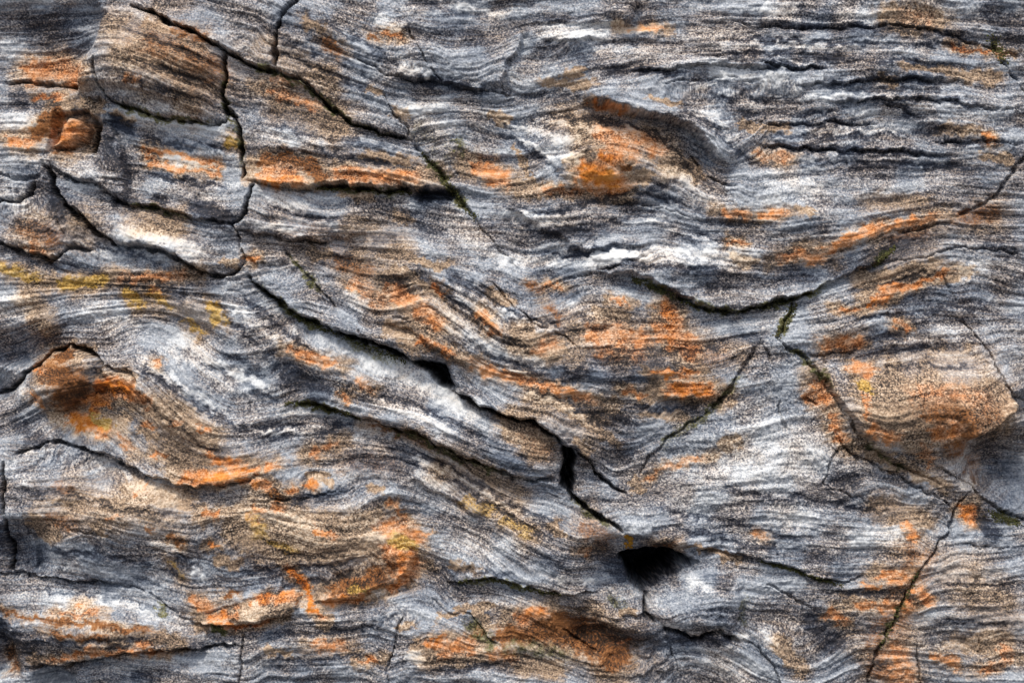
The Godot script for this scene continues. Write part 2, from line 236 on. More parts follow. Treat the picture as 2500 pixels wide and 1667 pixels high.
# ---------------------------------------------------------------- minerals and stains: kind, half width, strength, points
# G even salt-and-pepper granite, W pale quartz and feldspar, D dark mica, T peach feldspar, O orange rust, Y ochre, R brown rust, M moss and green film
const MARKS := [
	["O", 26, .62, 60, 165, 120, 152, 178, 175], ["D", 20, .5, 60, 88, 150, 95, 230, 100], ["D", 24, .35, 20, 40, 130, 30, 260, 20], ["W", 30, .25, 0, 110, 40, 150],
	["T", 9, .6, 340, 55, 400, 70, 450, 82], ["R", 34, .42, 390, 120, 450, 140, 530, 180], ["O", 9, .5, 330, 200, 350, 205], ["T", 40, .35, 300, 100, 420, 180], ["W", 14, .4, 285, 240, 400, 268, 540, 285],
	["R", 14, .5, 440, 75, 500, 95], ["W", 16, .45, 270, 275, 380, 300, 560, 325], ["T", 10, .5, 275, 275, 320, 290], ["D", 12, .85, 250, 282, 290, 300, 335, 318], ["D", 12, .6, 245, 320, 262, 350, 300, 400, 310, 460],
	["R", 18, .9, 60, 340, 110, 300, 150, 260], ["O", 24, .85, 150, 330, 180, 310], ["R", 20, .8, 190, 310, 150, 350], ["W", 20, .5, 0, 290, 60, 300], ["O", 10, .7, 0, 335, 50, 350, 90, 345], ["D", 16, .7, 0, 235, 80, 235, 150, 250],
	["O", 6, .8, 60, 225, 110, 230, 160, 232], ["T", 14, .5, 190, 245, 230, 262], ["D", 10, .8, 140, 285, 170, 270, 220, 280], ["W", 14, .3, 30, 370, 90, 390],
	["O", 5, .75, 352, 358, 440, 376, 530, 402, 533, 422, 430, 413, 367, 399, 352, 375], ["W", 12, .7, 370, 378, 440, 398, 520, 415], ["Y", 12, .8, 556, 345, 570, 350], ["W", 9, .4, 170, 415, 230, 430, 260, 440],
	["D", 14, .8, 470, 505, 520, 520, 560, 545], ["D", 10, .7, 280, 492, 330, 492], ["D", 9, .7, 380, 482, 402, 486], ["D", 14, .8, 130, 490, 145, 525], ["D", 20, .4, 60, 420, 110, 450], ["W", 14, .4, 330, 440, 450, 470, 560, 490],
	["W", 14, .8, 272, 569, 358, 575, 430, 595, 488, 624, 516, 655], ["W", 10, .6, 0, 475, 40, 480], ["W", 14, .5, 0, 505, 70, 512, 130, 520], ["R", 22, .45, 60, 560, 130, 580], ["O", 10, .6, 75, 598, 105, 615], ["T", 16, .35, 280, 530, 380, 535, 460, 545],
	["Y", 10, .75, -80, 640, 0, 655, 60, 675, 120, 690], ["Y", 13, 1, 120, 690, 170, 692, 240, 684, 270, 672], ["O", 9, .6, 270, 672, 330, 678, 400, 675, 480, 668], ["Y", 11, .85, 305, 712, 335, 742], ["O", 9, .8, 370, 710, 385, 720], ["Y", 12, .6, 370, 720, 410, 745],
	["Y", 11, .75, 510, 745, 525, 785], ["Y", 9, .6, 545, 770, 550, 790], ["Y", 12, .6, 455, 785, 480, 810], ["D", 12, .6, 0, 635, 130, 650, 260, 660], ["D", 14, .6, 400, 700, 440, 720], ["D", 10, .5, 250, 692, 380, 700], ["W", 26, .55, -60, 740, 50, 745],
	["T", 30, .35, 60, 720, 110, 790], ["W", 26, .4, 220, 760, 300, 790], ["T", 10, .7, 550, 640, 570, 645], ["O", 7, .9, 605, 630, 628, 627], ["W", 30, .55, 390, 815, 500, 880, 640, 955], ["D", 12, .7, 520, 860, 590, 890, 650, 925], ["D", 14, .4, 160, 760, 130, 830, 30, 830],
	["D", 24, .35, 640, 30, 740, 60, 820, 100], ["W", 7, .75, 1110, 5, 1150, 24, 1210, 33, 1260, 22], ["D", 8, .6, 980, 0, 1060, 12, 1110, 28, 1200, 42], ["W", 15, .85, 912, 42, 950, 62, 990, 76], ["O", 8, .7, 940, 82, 978, 94], ["T", 14, .5, 720, 42, 800, 72], ["R", 12, .6, 800, 102, 830, 130], ["R", 8, .6, 905, 92, 915, 98],
	["O", 12, .55, 620, 205, 700, 232, 800, 262], ["O", 9, .5, 640, 182, 720, 200], ["D", 18, .4, 640, 245, 760, 280, 850, 310], ["W", 8, .7, 962, 158, 985, 175, 1060, 186], ["D", 8, .9, 960, 187, 1070, 206, 1130, 211, 1210, 230], ["D", 26, .4, 1030, 60, 1150, 80, 1200, 160],
	["M", 26, .3, 1020, 320, 1100, 380], ["M", 10, .6, 1120, 340, 1125, 380], ["O", 8, .95, 612, 432, 690, 442, 760, 446], ["R", 9, .95, 615, 402, 690, 384, 760, 395], ["R", 14, 1, 750, 400, 785, 428], ["O", 16, .6, 630, 415, 740, 420], ["O", 15, .72, 785, 428, 900, 432, 1010, 430, 1060, 428], ["D", 8, .5, 690, 412, 720, 420],
	["T", 9, .45, 860, 372, 950, 386, 1030, 386], ["W", 14, .4, 620, 330, 720, 345, 850, 350], ["O", 15, .75, 1140, 395, 1200, 428, 1255, 450], ["W", 16, .55, 970, 240, 1050, 300, 1120, 325], ["W", 14, .4, 980, 255, 1100, 265], ["T", 10, .5, 960, 270, 985, 280], ["T", 9, .5, 900, 215, 920, 228], ["T", 10, .6, 1190, 275, 1250, 298],
	["W", 9, .75, 1300, 66, 1400, 60, 1500, 65, 1630, 76], ["O", 5, .75, 1510, 66, 1600, 67, 1632, 72], ["W", 9, .75, 1310, 84, 1400, 82, 1500, 90], ["D", 20, .55, 1270, 110, 1400, 125, 1460, 145], ["D", 9, .6, 1300, 40, 1410, 48], ["D", 8, .8, 1400, 165, 1500, 172, 1600, 175, 1700, 195], ["W", 10, .5, 1420, 122, 1600, 120], ["W", 14, .35, 1650, 95, 1850, 82], ["W", 20, .3, 1560, 140, 1800, 140], ["W", 12, .5, 1720, 175, 1850, 180],
	["T", 9, .6, 1370, 182, 1440, 175], ["T", 9, .6, 1310, 195, 1430, 208, 1470, 205], ["O", 5, .7, 1430, 245, 1470, 258, 1540, 278], ["T", 5, .8, 1570, 240, 1620, 252, 1662, 262], ["D", 14, .35, 1250, 230, 1400, 240, 1540, 250], ["T", 22, .3, 1350, 280, 1500, 290], ["O", 22, .62, 1420, 320, 1560, 336, 1620, 370, 1640, 400], ["O", 18, .5, 1460, 365, 1580, 380], ["T", 20, .4, 1650, 380, 1700, 420],
	["O", 12, 1, 1440, 398, 1475, 384, 1530, 392], ["O", 22, 1.1, 1438, 422, 1470, 440, 1500, 448], ["R", 8, .9, 1500, 392, 1528, 412], ["D", 14, .4, 1410, 360, 1430, 375], ["W", 10, .95, 1482, 416, 1500, 428], ["D", 12, .4, 1340, 350, 1350, 365, 1390, 420],
	["W", 11, .9, 1355, 338, 1405, 348], ["W", 13, .85, 1350, 372, 1380, 380, 1410, 382], ["T", 10, .6, 1370, 385, 1420, 400], ["W", 4.5, 1, 1205, 288, 1270, 310, 1340, 328, 1360, 340], ["T", 4.5, 1, 1245, 345, 1270, 380, 1285, 415, 1305, 455, 1340, 480], ["O", 12, .7, 1200, 408, 1230, 428],
	["T", 15, .8, 1235, 440, 1290, 462, 1390, 466], ["O", 8, .6, 1300, 462, 1390, 466, 1450, 458], ["T", 16, .8, 1480, 462, 1530, 435, 1600, 428], ["W", 20, .7, 1630, 420, 1670, 440], ["W", 14, .5, 1640, 410, 1700, 470, 1760, 500], ["O", 5, .6, 1515, 470, 1560, 440],
	["W", 16, .5, 1690, 255, 1760, 300, 1800, 370], ["T", 10, .6, 1800, 295, 1860, 312], ["D", 10, .5, 1720, 210, 1790, 250, 1830, 280], 
	["T", 28, .55, 2130, 15, 2200, 50, 2330, 40], ["O", 20, .35, 2180, 30, 2300, 50], ["W", 18, .55, 1850, 20, 1960, 30], ["W", 14, .5, 2060, 30, 2120, 40], ["D", 12, .5, 1930, 20, 2070, 35], ["D", 7, .8, 1850, 58, 2050, 66, 2230, 64, 2350, 90, 2420, 112], ["D", 26, .55, 2430, 20, 2480, 80], ["O", 5, .8, 2310, 104, 2390, 120, 2480, 132],
	["D", 16, .4, 2000, 80, 2140, 85, 2250, 90], ["D", 6, .8, 1860, 118, 1990, 130, 2080, 135], ["D", 6, .9, 1850, 150, 1950, 165, 2020, 165], ["D", 6, .85, 2000, 205, 2100, 200, 2220, 190, 2300, 195], ["D", 5, .8, 2020, 250, 2150, 245, 2250, 240, 2330, 250, 2440, 270], ["D", 5, .9, 2160, 250, 2220, 270, 2262, 286], ["D", 6, .8, 1850, 300, 1920, 305, 2000, 298, 2150, 305], ["D", 7, .9, 1850, 350, 2000, 364, 2200, 370, 2350, 372], ["D", 5, .8, 2280, 345, 2400, 345, 2500, 352],
	["W", 15, .6, 1850, 185, 1930, 198], ["W", 10, .5, 1900, 140, 2000, 148], ["W", 12, .4, 2100, 105, 2250, 105], ["W", 14, .45, 2080, 280, 2200, 285], ["T", 9, .5, 2150, 193, 2180, 196], ["T", 13, .5, 2310, 178, 2470, 192], ["T", 8, .5, 2180, 165, 2350, 170], ["T", 10, .4, 2280, 312, 2400, 322], ["O", 8, .8, 2405, 332, 2422, 340], ["T", 8, .6, 2390, 375, 2480, 396], ["O", 12, .5, 1860, 378, 1925, 382], ["T", 9, .5, 1850, 308, 1950, 316], ["D", 14, .35, 2020, 220, 2250, 222], ["M", 10, .55, 2425, 90, 2450, 140],
	["D", 16, .3, 2050, 400, 2250, 420], ["D", 16, .35, 2330, 410, 2440, 470], ["W", 22, .55, 1895, 440, 1980, 460], ["W", 14, .6, 1850, 488, 1920, 490], ["O", 8, .75, 1850, 528, 1935, 518], ["T", 12, .5, 1930, 508, 1990, 515], ["O", 9, .75, 1960, 602, 2030, 612, 2080, 580, 2140, 556, 2220, 546, 2260, 532, 2330, 525], ["O", 12, .65, 1890, 635, 1950, 622, 2030, 632], ["W", 14, .8, 1700, 605, 1780, 622, 1880, 632], ["T", 10, .5, 1780, 630, 1870, 640],
	["D", 20, .6, 1850, 672, 1980, 668, 2100, 640, 2200, 600, 2300, 568], ["R", 14, .4, 2150, 590, 2300, 560], ["M", 7, 1, 2135, 648, 2160, 625, 2190, 602], ["T", 18, .5, 2060, 690, 2200, 668, 2330, 630], ["O", 7, .8, 2130, 706, 2220, 700, 2300, 670, 2345, 652], ["O", 9, 1, 2110, 742, 2150, 728, 2185, 718], ["O", 5, .9, 2035, 756, 2110, 754], ["W", 15, .6, 2340, 670, 2430, 655], ["T", 12, .5, 2290, 690, 2390, 655], ["R", 20, .45, 2350, 530, 2430, 520],
	["D", 10, .6, 2090, 815, 2200, 816, 2290, 788], ["O", 17, .65, 2020, 842, 2095, 838], ["O", 9, .75, 2190, 788, 2215, 800], ["D", 15, .6, 2390, 590, 2500, 622], ["D", 16, .35, 2160, 745, 2300, 720, 2450, 730], ["W", 14, .4, 2180, 840, 2350, 810], ["T", 26, .3, 2250, 880, 2400, 860],
	["D", 9, .75, 1970, 872, 2050, 865, 2150, 856, 2250, 850, 2350, 845], ["O", 12, .7, 2085, 893, 2125, 898, 2115, 915], ["Y", 11, 1.1, 2100, 940, 2112, 948], ["O", 6, .7, 2105, 950, 2105, 1000, 2112, 1030], ["O", 12, .7, 2105, 1025, 2130, 1055, 2200, 1072], ["T", 28, .6, 2130, 1005, 2210, 1030], ["O", 22, .45, 2180, 965, 2300, 955, 2430, 985], ["R", 36, .6, 2270, 1000, 2340, 1030, 2330, 1070], ["O", 16, .75, 2240, 1062, 2310, 1050, 2330, 1020], ["R", 26, .45, 2340, 985, 2400, 1010],
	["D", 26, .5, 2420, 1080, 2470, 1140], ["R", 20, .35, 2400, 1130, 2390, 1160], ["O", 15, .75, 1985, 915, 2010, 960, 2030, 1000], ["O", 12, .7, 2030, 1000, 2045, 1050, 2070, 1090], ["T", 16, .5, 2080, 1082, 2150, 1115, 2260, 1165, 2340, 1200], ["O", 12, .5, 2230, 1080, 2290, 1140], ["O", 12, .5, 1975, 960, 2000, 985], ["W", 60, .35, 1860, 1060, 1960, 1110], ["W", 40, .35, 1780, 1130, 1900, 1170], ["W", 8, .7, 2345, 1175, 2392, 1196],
	["T", 32, .55, 1270, 825, 1350, 850], ["W", 20, .6, 1220, 860, 1290, 880, 1350, 895], ["O", 16, .45, 1320, 850, 1350, 840], ["O", 24, .6, 1450, 815, 1570, 828], ["W", 16, .4, 1440, 800, 1520, 800], ["O", 24, .65, 1620, 810, 1690, 848], ["O", 19, .85, 1628, 752, 1648, 790, 1640, 830], ["O", 6, .7, 1490, 728, 1535, 740], ["O", 6, .7, 1325, 690, 1385, 698], ["T", 20, .4, 1440, 770, 1550, 770], ["T", 14, .5, 1200, 720, 1240, 740], ["O", 20, .45, 1420, 850, 1600, 862],
	["D", 12, .65, 1410, 875, 1550, 882, 1650, 880], ["D", 12, .6, 1340, 905, 1500, 922, 1640, 925], ["O", 7, .95, 1572, 902, 1640, 912, 1720, 905], ["O", 15, 1, 1605, 945, 1700, 950, 1765, 966], ["O", 6, .7, 1515, 945, 1590, 972], ["O", 10, .72, 1120, 870, 1200, 910, 1260, 922, 1310, 938, 1400, 960, 1490, 992], ["D", 6, .6, 1200, 895, 1290, 925, 1400, 925], ["W", 9, .6, 1290, 920, 1240, 890], ["T", 10, .6, 1240, 962, 1350, 975, 1450, 1045, 1540, 1108], ["D", 11, .6, 1370, 970, 1480, 1010, 1560, 1050], ["T", 12, .4, 1560, 1012, 1700, 1020], ["R", 20, .3, 1680, 880, 1800, 860], ["T", 14, .5, 1740, 1090, 1815, 1068],
	["D", 14, .4, 1620, 985, 1720, 995], ["O", 5, .6, 1560, 1182, 1640, 1132, 1745, 1112], ["T", 10, .55, 1550, 1160, 1562, 1210], ["D", 18, .4, 1430, 1030, 1560, 1130], ["T", 34, .5, 1250, 1030, 1310, 1090], ["R", 20, .3, 1290, 1070, 1340, 1110], ["D", 18, .5, 1200, 1110, 1310, 1150], ["T", 8, .5, 1400, 1060, 1440, 1120],
	["M", 14, .5, 820, 812, 900, 856, 1000, 896], ["W", 20, .6, 1000, 905, 1060, 955, 1200, 1020], ["W", 24, .45, 860, 880, 950, 900, 1040, 940], ["O", 10, .65, 690, 850, 760, 872, 845, 890], ["O", 9, .5, 870, 930, 905, 948], ["O", 6, .7, 842, 966, 850, 978], ["D", 22, .75, 700, 918, 780, 948, 770, 970], ["D", 16, .5, 640, 860, 740, 910], ["M", 6, .9, 690, 985, 740, 983, 830, 1005, 880, 1022], ["R", 9, .5, 880, 1030, 1000, 1060, 1080, 1100], ["D", 16, .35, 1090, 1060, 1180, 1100, 1290, 1160],
	["D", 4.5, .8, 610, 1040, 690, 1046, 760, 1042], ["D", 5, .8, 600, 1062, 690, 1069, 780, 1055, 880, 1025], ["W", 8, .8, 600, 1050, 700, 1057, 800, 1044], ["W", 20, .5, 700, 1010, 760, 1005], ["W", 22, .5, 880, 1060, 930, 1090], ["O", 11, .6, 740, 1118, 790, 1095, 835, 1078], ["O", 10, .95, 598, 1150, 622, 1148], ["O", 10, .7, 655, 1135, 675, 1140], ["R", 10, 1, 668, 1200, 680, 1210], ["O", 9, .85, 622, 1182, 650, 1180], ["O", 7, .9, 755, 1180, 770, 1182], ["O", 7, .8, 705, 1195, 725, 1195], ["T", 7, .85, 735, 1160, 790, 1165, 822, 1192], ["O", 8, .7, 620, 1235, 640, 1250], ["O", 8, .7, 670, 1235, 690, 1238],
	["D", 28, .45, 830, 1120, 960, 1125, 1010, 1180], ["R", 24, .25, 840, 1130, 950, 1130], ["D", 7, .7, 650, 1221, 750, 1216, 830, 1200, 872, 1189], ["W", 18, .6, 1000, 1140, 1060, 1180, 1110, 1215], ["Y", 14, .5, 1140, 1225, 1200, 1245], ["T", 18, .4, 1150, 1130, 1220, 1200], ["T", 10, .6, 900, 1195, 930, 1190], ["O", 9, .6, 960, 1230, 985, 1265],
	["R", 12, .9, 130, 868, 200, 862], ["O", 10, .8, 88, 898, 105, 910], ["R", 28, .75, 190, 925, 165, 970], ["D", 16, .8, 235, 915, 250, 945], ["W", 12, .5, 110, 892, 130, 882], ["T", 10, .6, 150, 890, 130, 930], ["O", 9, .7, 80, 965, 105, 985], ["W", 8, .5, 35, 930, 60, 980], ["D", 16, .5, 0, 1000, 60, 1060, 120, 1085], ["D", 20, .5, -40, 860, 60, 850], ["W", 20, .35, 130, 1020, 180, 1045],
	["O", 16, .95, 270, 938, 300, 940, 325, 962], ["O", 11, .95, 205, 972, 265, 976], ["O", 13, 1.1, 148, 1010, 200, 1030, 240, 1044, 285, 1036], ["Y", 10, .9, 225, 1020, 260, 1035], ["O", 11, 1, 224, 985, 232, 1040], ["O", 12, .6, 320, 962, 355, 972, 385, 992], ["O", 9, .5, 270, 1050, 310, 1080, 330, 1110], ["T", 12, .45, 330, 985, 480, 1062, 550, 1100], ["T", 8, .6, 330, 1038, 400, 1082], ["O", 6, .7, 490, 1040, 510, 1052], ["O", 6, .6, 425, 1028, 440, 1034], ["O", 7, .6, 360, 1036, 380, 1042], ["O", 5, .6, 380, 882, 392, 890], ["T", 30, .3, 380, 1100, 480, 1140],
	["O", 11, .85, 498, 1112, 560, 1128, 602, 1132], ["O", 14, .95, 425, 1150, 500, 1168, 560, 1162, 625, 1146], ["O", 8, .7, 382, 1105, 400, 1110], ["O", 10, .6, 440, 1172, 490, 1180], ["W", 9, .6, 50, 1112, 130, 1092], ["W", 12, .4, 20, 1165, 100, 1180], ["W", 24, .45, 300, 1185, 460, 1215], ["T", 26, .5, 330, 1195, 450, 1220], ["T", 6, .6, 110, 1225, 250, 1218, 350, 1222], ["O", 5, .6, 375, 1165, 350, 1195, 320, 1215], ["R", 10, .4, 140, 1180, 180, 1190], ["D", 12, .3, 60, 1190, 160, 1205], ["W", 9, .5, 220, 1120, 280, 1128], ["T", 40, .25, 120, 1250, 300, 1260],
	["D", 34, .5, -20, 1310, 70, 1370], ["T", 22, .6, 90, 1275, 135, 1300], ["R", 14, .4, 130, 1260, 180, 1275], ["O", 9, .8, 490, 1258, 545, 1250], ["T", 10, .7, 240, 1285, 262, 1292], ["R", 9, .6, 428, 1308, 442, 1325], ["O", 7, .6, 365, 1285, 375, 1295], ["O", 6, .6, 280, 1260, 300, 1258], ["O", 4.5, .9, 510, 1330, 538, 1330], ["D", 12, .5, 420, 1360, 475, 1385], ["W", 10, .7, 360, 1322, 400, 1330, 455, 1345], ["Y", 9, .5, 415, 1365, 440, 1410], ["W", 9, .6, 470, 1390, 500, 1420], ["D", 26, .35, 230, 1350, 340, 1385], ["D", 12, .5, 110, 1412, 280, 1420, 400, 1425],
	["W", 40, .45, 620, 1240, 740, 1290], ["T", 40, .5, 620, 1280, 760, 1320], ["Y", 16, .5, 605, 1240, 650, 1330], ["O", 8, .7, 600, 1250, 640, 1280], ["O", 7, .8, 755, 1284, 830, 1312], ["Y", 12, .55, 640, 1318, 740, 1350], ["W", 34, .4, 860, 1260, 930, 1300], ["T", 30, .4, 830, 1290, 920, 1330], ["O", 22, .7, 945, 1290, 1010, 1312], ["Y", 14, .7, 960, 1320, 1010, 1330], ["T", 12, .7, 955, 1232, 995, 1268], ["O", 5, .8, 1025, 1297, 1042, 1302], ["T", 14, .5, 530, 1370, 580, 1375],
	["D", 6, .8, 600, 1462, 700, 1432, 800, 1418, 890, 1394], ["D", 10, .5, 540, 1450, 620, 1430, 700, 1410], ["R", 6, .7, 540, 1460, 580, 1450], ["O", 14, .6, 475, 1472, 505, 1482], ["O", 10, .9, 488, 1508, 560, 1502, 600, 1495], ["T", 22, .8, 600, 1492, 690, 1482], ["W", 14, .6, 610, 1490, 650, 1490], ["O", 7, .95, 600, 1478, 660, 1455, 735, 1456], ["R", 7, .8, 690, 1455, 735, 1462], ["O", 7, .8, 480, 1528, 600, 1528, 690, 1508],
	["R", 16, .8, 790, 1455, 900, 1420], ["O", 10, .95, 770, 1464, 860, 1462, 905, 1450], ["Y", 10, .7, 850, 1432, 900, 1440], ["D", 8, .6, 860, 1430, 890, 1422], ["D", 8, .7, 930, 1412, 960, 1425], ["O", 7, .95, 940, 1440, 980, 1422, 1005, 1395], ["R", 26, 1, 975, 1370, 985, 1365], ["O", 18, .9, 955, 1345, 1005, 1375, 985, 1400], ["O", 7, 1.3, 687, 1372, 715, 1400, 745, 1435, 755, 1460, 760, 1485, 785, 1502, 796, 1516],
	["R", 5, .7, -60, 1480, 0, 1490, 60, 1505, 120, 1515, 240, 1515, 300, 1530, 380, 1545, 425, 1562], ["R", 5, .7, 100, 1535, 150, 1545, 250, 1545, 300, 1560], ["O", 7, .7, 70, 1612, 150, 1608, 220, 1585, 300, 1585, 400, 1592, 440, 1580], ["T", 14, .6, 255, 1518, 295, 1530], ["O", 5, .6, 120, 1492, 200, 1495, 260, 1492], ["W", 15, .5, 80, 1470, 300, 1470, 380, 1500, 480, 1545], ["D", 9, .8, 270, 1568, 325, 1576], ["O", 5, .6, 180, 1472, 215, 1475], ["O", 6, .6, 330, 1570, 380, 1565], ["D", 30, .6, 0, 1530, 50, 1620], ["D", 20, .5, 70, 1590, 90, 1560], ["R", 12, .5, 10, 1600, 20, 1630],
	["M", 8, .9, 518, 1538, 540, 1542], ["M", 6, .8, 380, 1475, 402, 1495], ["W", 14, .25, 230, 1635, 450, 1620], ["D", 9, .7, 330, 1652, 350, 1656],
	["D", 20, .4, 800, 1480, 950, 1490], ["O", 12, .55, 750, 1578, 860, 1572], ["O", 5, .85, 870, 1616, 932, 1604], ["T", 8, .6, 635, 1582, 720, 1596], ["W", 11, .8, 975, 1588, 1045, 1615], ["O", 9, .95, 1025, 1578, 1060, 1560, 1100, 1545], ["O", 18, .7, 1050, 1600, 1100, 1575, 1180, 1580], ["T", 14, .7, 1100, 1610, 1200, 1592], ["O", 10, .75, 1150, 1555, 1170, 1545], ["T", 6, .7, 1060, 1530, 1080, 1500, 1140, 1488, 1220, 1480], ["T", 12, .5, 1170, 1500, 1200, 1530], ["T", 5, .6, 970, 1545, 1010, 1520], ["D", 20, .3, 640, 1630, 800, 1640], ["D", 24, .3, 1100, 1430, 1000, 1450], ["W", 22, .4, 1120, 1300, 1240, 1355], ["T", 8, .5, 1090, 1380, 1180, 1390],
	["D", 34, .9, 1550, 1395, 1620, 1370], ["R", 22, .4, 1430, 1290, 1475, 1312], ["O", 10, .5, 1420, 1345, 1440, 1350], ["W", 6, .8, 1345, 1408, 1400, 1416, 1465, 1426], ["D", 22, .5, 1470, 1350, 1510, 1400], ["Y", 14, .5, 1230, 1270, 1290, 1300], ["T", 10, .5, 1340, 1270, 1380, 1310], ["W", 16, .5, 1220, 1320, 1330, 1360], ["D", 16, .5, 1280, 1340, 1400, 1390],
	["O", 16, .85, 1250, 1520, 1300, 1500, 1350, 1495], ["R", 22, .85, 1240, 1550, 1320, 1540], ["R", 34, .85, 1340, 1530, 1440, 1560, 1500, 1600], ["D", 30, .5, 1420, 1520, 1520, 1570], ["M", 18, .5, 1200, 1580, 1300, 1582, 1420, 1615], ["T", 24, .45, 1240, 1620, 1400, 1645], ["O", 14, .6, 1200, 1595, 1250, 1600], ["T", 6, .8, 1375, 1545, 1410, 1565], ["T", 7, .8, 1520, 1497, 1550, 1492], ["M", 14, .5, 1500, 1470, 1520, 1475], ["O", 5, .9, 1520, 1568, 1530, 1570], ["D", 30, .4, 1540, 1560, 1640, 1560],
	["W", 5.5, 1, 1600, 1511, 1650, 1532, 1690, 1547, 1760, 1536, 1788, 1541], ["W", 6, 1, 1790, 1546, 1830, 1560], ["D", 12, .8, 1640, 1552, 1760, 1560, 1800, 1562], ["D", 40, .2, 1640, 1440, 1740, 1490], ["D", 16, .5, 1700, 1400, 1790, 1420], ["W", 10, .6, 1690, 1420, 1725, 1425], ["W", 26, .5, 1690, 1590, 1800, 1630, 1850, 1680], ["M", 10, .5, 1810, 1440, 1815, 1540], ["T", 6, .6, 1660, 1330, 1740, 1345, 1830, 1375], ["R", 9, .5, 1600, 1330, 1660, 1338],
	["R", 40, .4, 2230, 1390, 2200, 1480, 2160, 1580], ["O", 12, .75, 2140, 1398, 2230, 1412], ["O", 9, .75, 2075, 1474, 2160, 1478, 2250, 1480], ["O", 11, .75, 2025, 1498, 2060, 1512], ["O", 13, .7, 2245, 1445, 2262, 1460], ["O", 28, .6, 2195, 1595, 2210, 1650], ["R", 20, .5, 2150, 1640, 2190, 1660], ["O", 15, 1, 2365, 1245, 2375, 1262], ["O", 11, .7, 2295, 1608, 2335, 1620], ["O", 9, .55, 2380, 1640, 2490, 1602], ["O", 8, .6, 2425, 1590, 2480, 1590], ["O", 9, .8, 2215, 1285, 2240, 1308], ["R", 20, .4, 2220, 1340, 2260, 1360], ["O", 6, .9, 2115, 1432, 2140, 1434],
	["D", 17, .9, 2400, 1265, 2425, 1310], ["D", 26, .8, 1990, 1525, 2030, 1565], ["D", 14, .35, 1900, 1335, 2000, 1360, 2080, 1400], ["W", 24, .5, 1860, 1245, 2000, 1265], ["W", 22, .4, 2080, 1320, 2180, 1310], ["W", 12, .5, 2230, 1390, 2260, 1370], ["T", 60, .28, 2330, 1400, 2450, 1500], ["T", 30, .4, 2340, 1570, 2450, 1560], ["T", 16, .5, 1880, 1550, 1980, 1660], ["W", 14, .6, 1860, 1520, 1900, 1580], ["T", 30, .35, 2150, 1240, 2260, 1270], ["D", 10, .5, 2250, 1550, 2400, 1550], ["M", 14, .7, 2430, 1255, 2500, 1280], ["D", 22, .3, 2330, 1470, 2500, 1490], ["O", 8, .5, 1850, 1300, 1870, 1310], ["D", 14, .6, 2010, 1165, 2110, 1172], ["D", 8, .8, 1860, 1330, 1900, 1340],
	["O", 18, .4, 870, 690, 930, 740], ["R", 18, .45, 830, 640, 900, 660], ["O", 18, .7, 960, 710, 1000, 735], ["O", 20, .7, 1030, 755, 1070, 790], ["T", 30, .55, 920, 690, 1060, 790], ["T", 8, .7, 930, 655, 980, 655, 1030, 690, 1090, 745], ["O", 5, .9, 1055, 692, 1085, 720], ["D", 14, .6, 940, 675, 990, 700], ["D", 9, .6, 990, 650, 1060, 690, 1140, 760], ["T", 8, .7, 900, 620, 990, 622, 1060, 650, 1120, 640], ["T", 16, .5, 740, 610, 820, 625], ["W", 12, .7, 1080, 760, 1180, 830, 1260, 880], ["W", 12, .6, 1100, 700, 1170, 760, 1240, 800], ["D", 12, .7, 1070, 660, 1150, 700, 1220, 750], ["O", 10, .75, 1175, 765, 1200, 790], ["O", 9, .6, 1200, 805, 1220, 810], ["W", 18, .5, 840, 700, 900, 770], ["O", 6, .8, 855, 700, 875, 712], ["T", 22, .5, 960, 800, 1010, 840], ["D", 12, .5, 1010, 830, 1130, 890], ["O", 8, .8, 1010, 832, 1060, 840, 1120, 870],
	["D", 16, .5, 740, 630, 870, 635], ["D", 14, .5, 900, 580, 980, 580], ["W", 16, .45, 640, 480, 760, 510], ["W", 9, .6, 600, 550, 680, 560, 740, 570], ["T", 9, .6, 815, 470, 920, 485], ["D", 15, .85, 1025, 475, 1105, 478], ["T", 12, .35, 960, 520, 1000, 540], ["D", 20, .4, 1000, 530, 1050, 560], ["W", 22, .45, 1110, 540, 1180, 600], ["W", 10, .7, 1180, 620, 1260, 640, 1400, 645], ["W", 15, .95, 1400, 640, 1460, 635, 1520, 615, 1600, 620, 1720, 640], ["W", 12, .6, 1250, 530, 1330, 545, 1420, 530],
	["D", 16, .5, 1280, 510, 1380, 520, 1480, 495, 1600, 500], ["D", 12, .6, 1320, 570, 1420, 570, 1500, 565], ["D", 8, .9, 1380, 608, 1430, 614, 1500, 600, 1580, 602], ["D", 12, .7, 1450, 660, 1520, 632, 1580, 640, 1680, 655, 1790, 665], ["D", 14, .45, 1280, 655, 1420, 665], ["W", 9, .7, 1570, 525, 1640, 545, 1720, 590, 1780, 605], ["D", 9, .6, 1640, 560, 1720, 600, 1800, 615], ["D", 10, .6, 1700, 520, 1780, 540, 1850, 545], ["O", 7, .8, 1785, 588, 1810, 590], ["O", 8, .6, 1750, 515, 1840, 530], ["M", 10, .6, 1540, 672, 1600, 700, 1640, 720], ["D", 14, .5, 1600, 690, 1680, 740], ["D", 14, .4, 1330, 715, 1420, 720], ["W", 12, .5, 1380, 745, 1480, 775], ["D", 9, .6, 1400, 760, 1460, 795, 1560, 790], ["R", 10, .5, 1300, 695, 1330, 705], ["R", 9, .5, 1330, 740, 1380, 790], ["D", 14, .4, 1860, 700, 1700, 690], ["D", 16, .4, 1790, 800, 1850, 830],
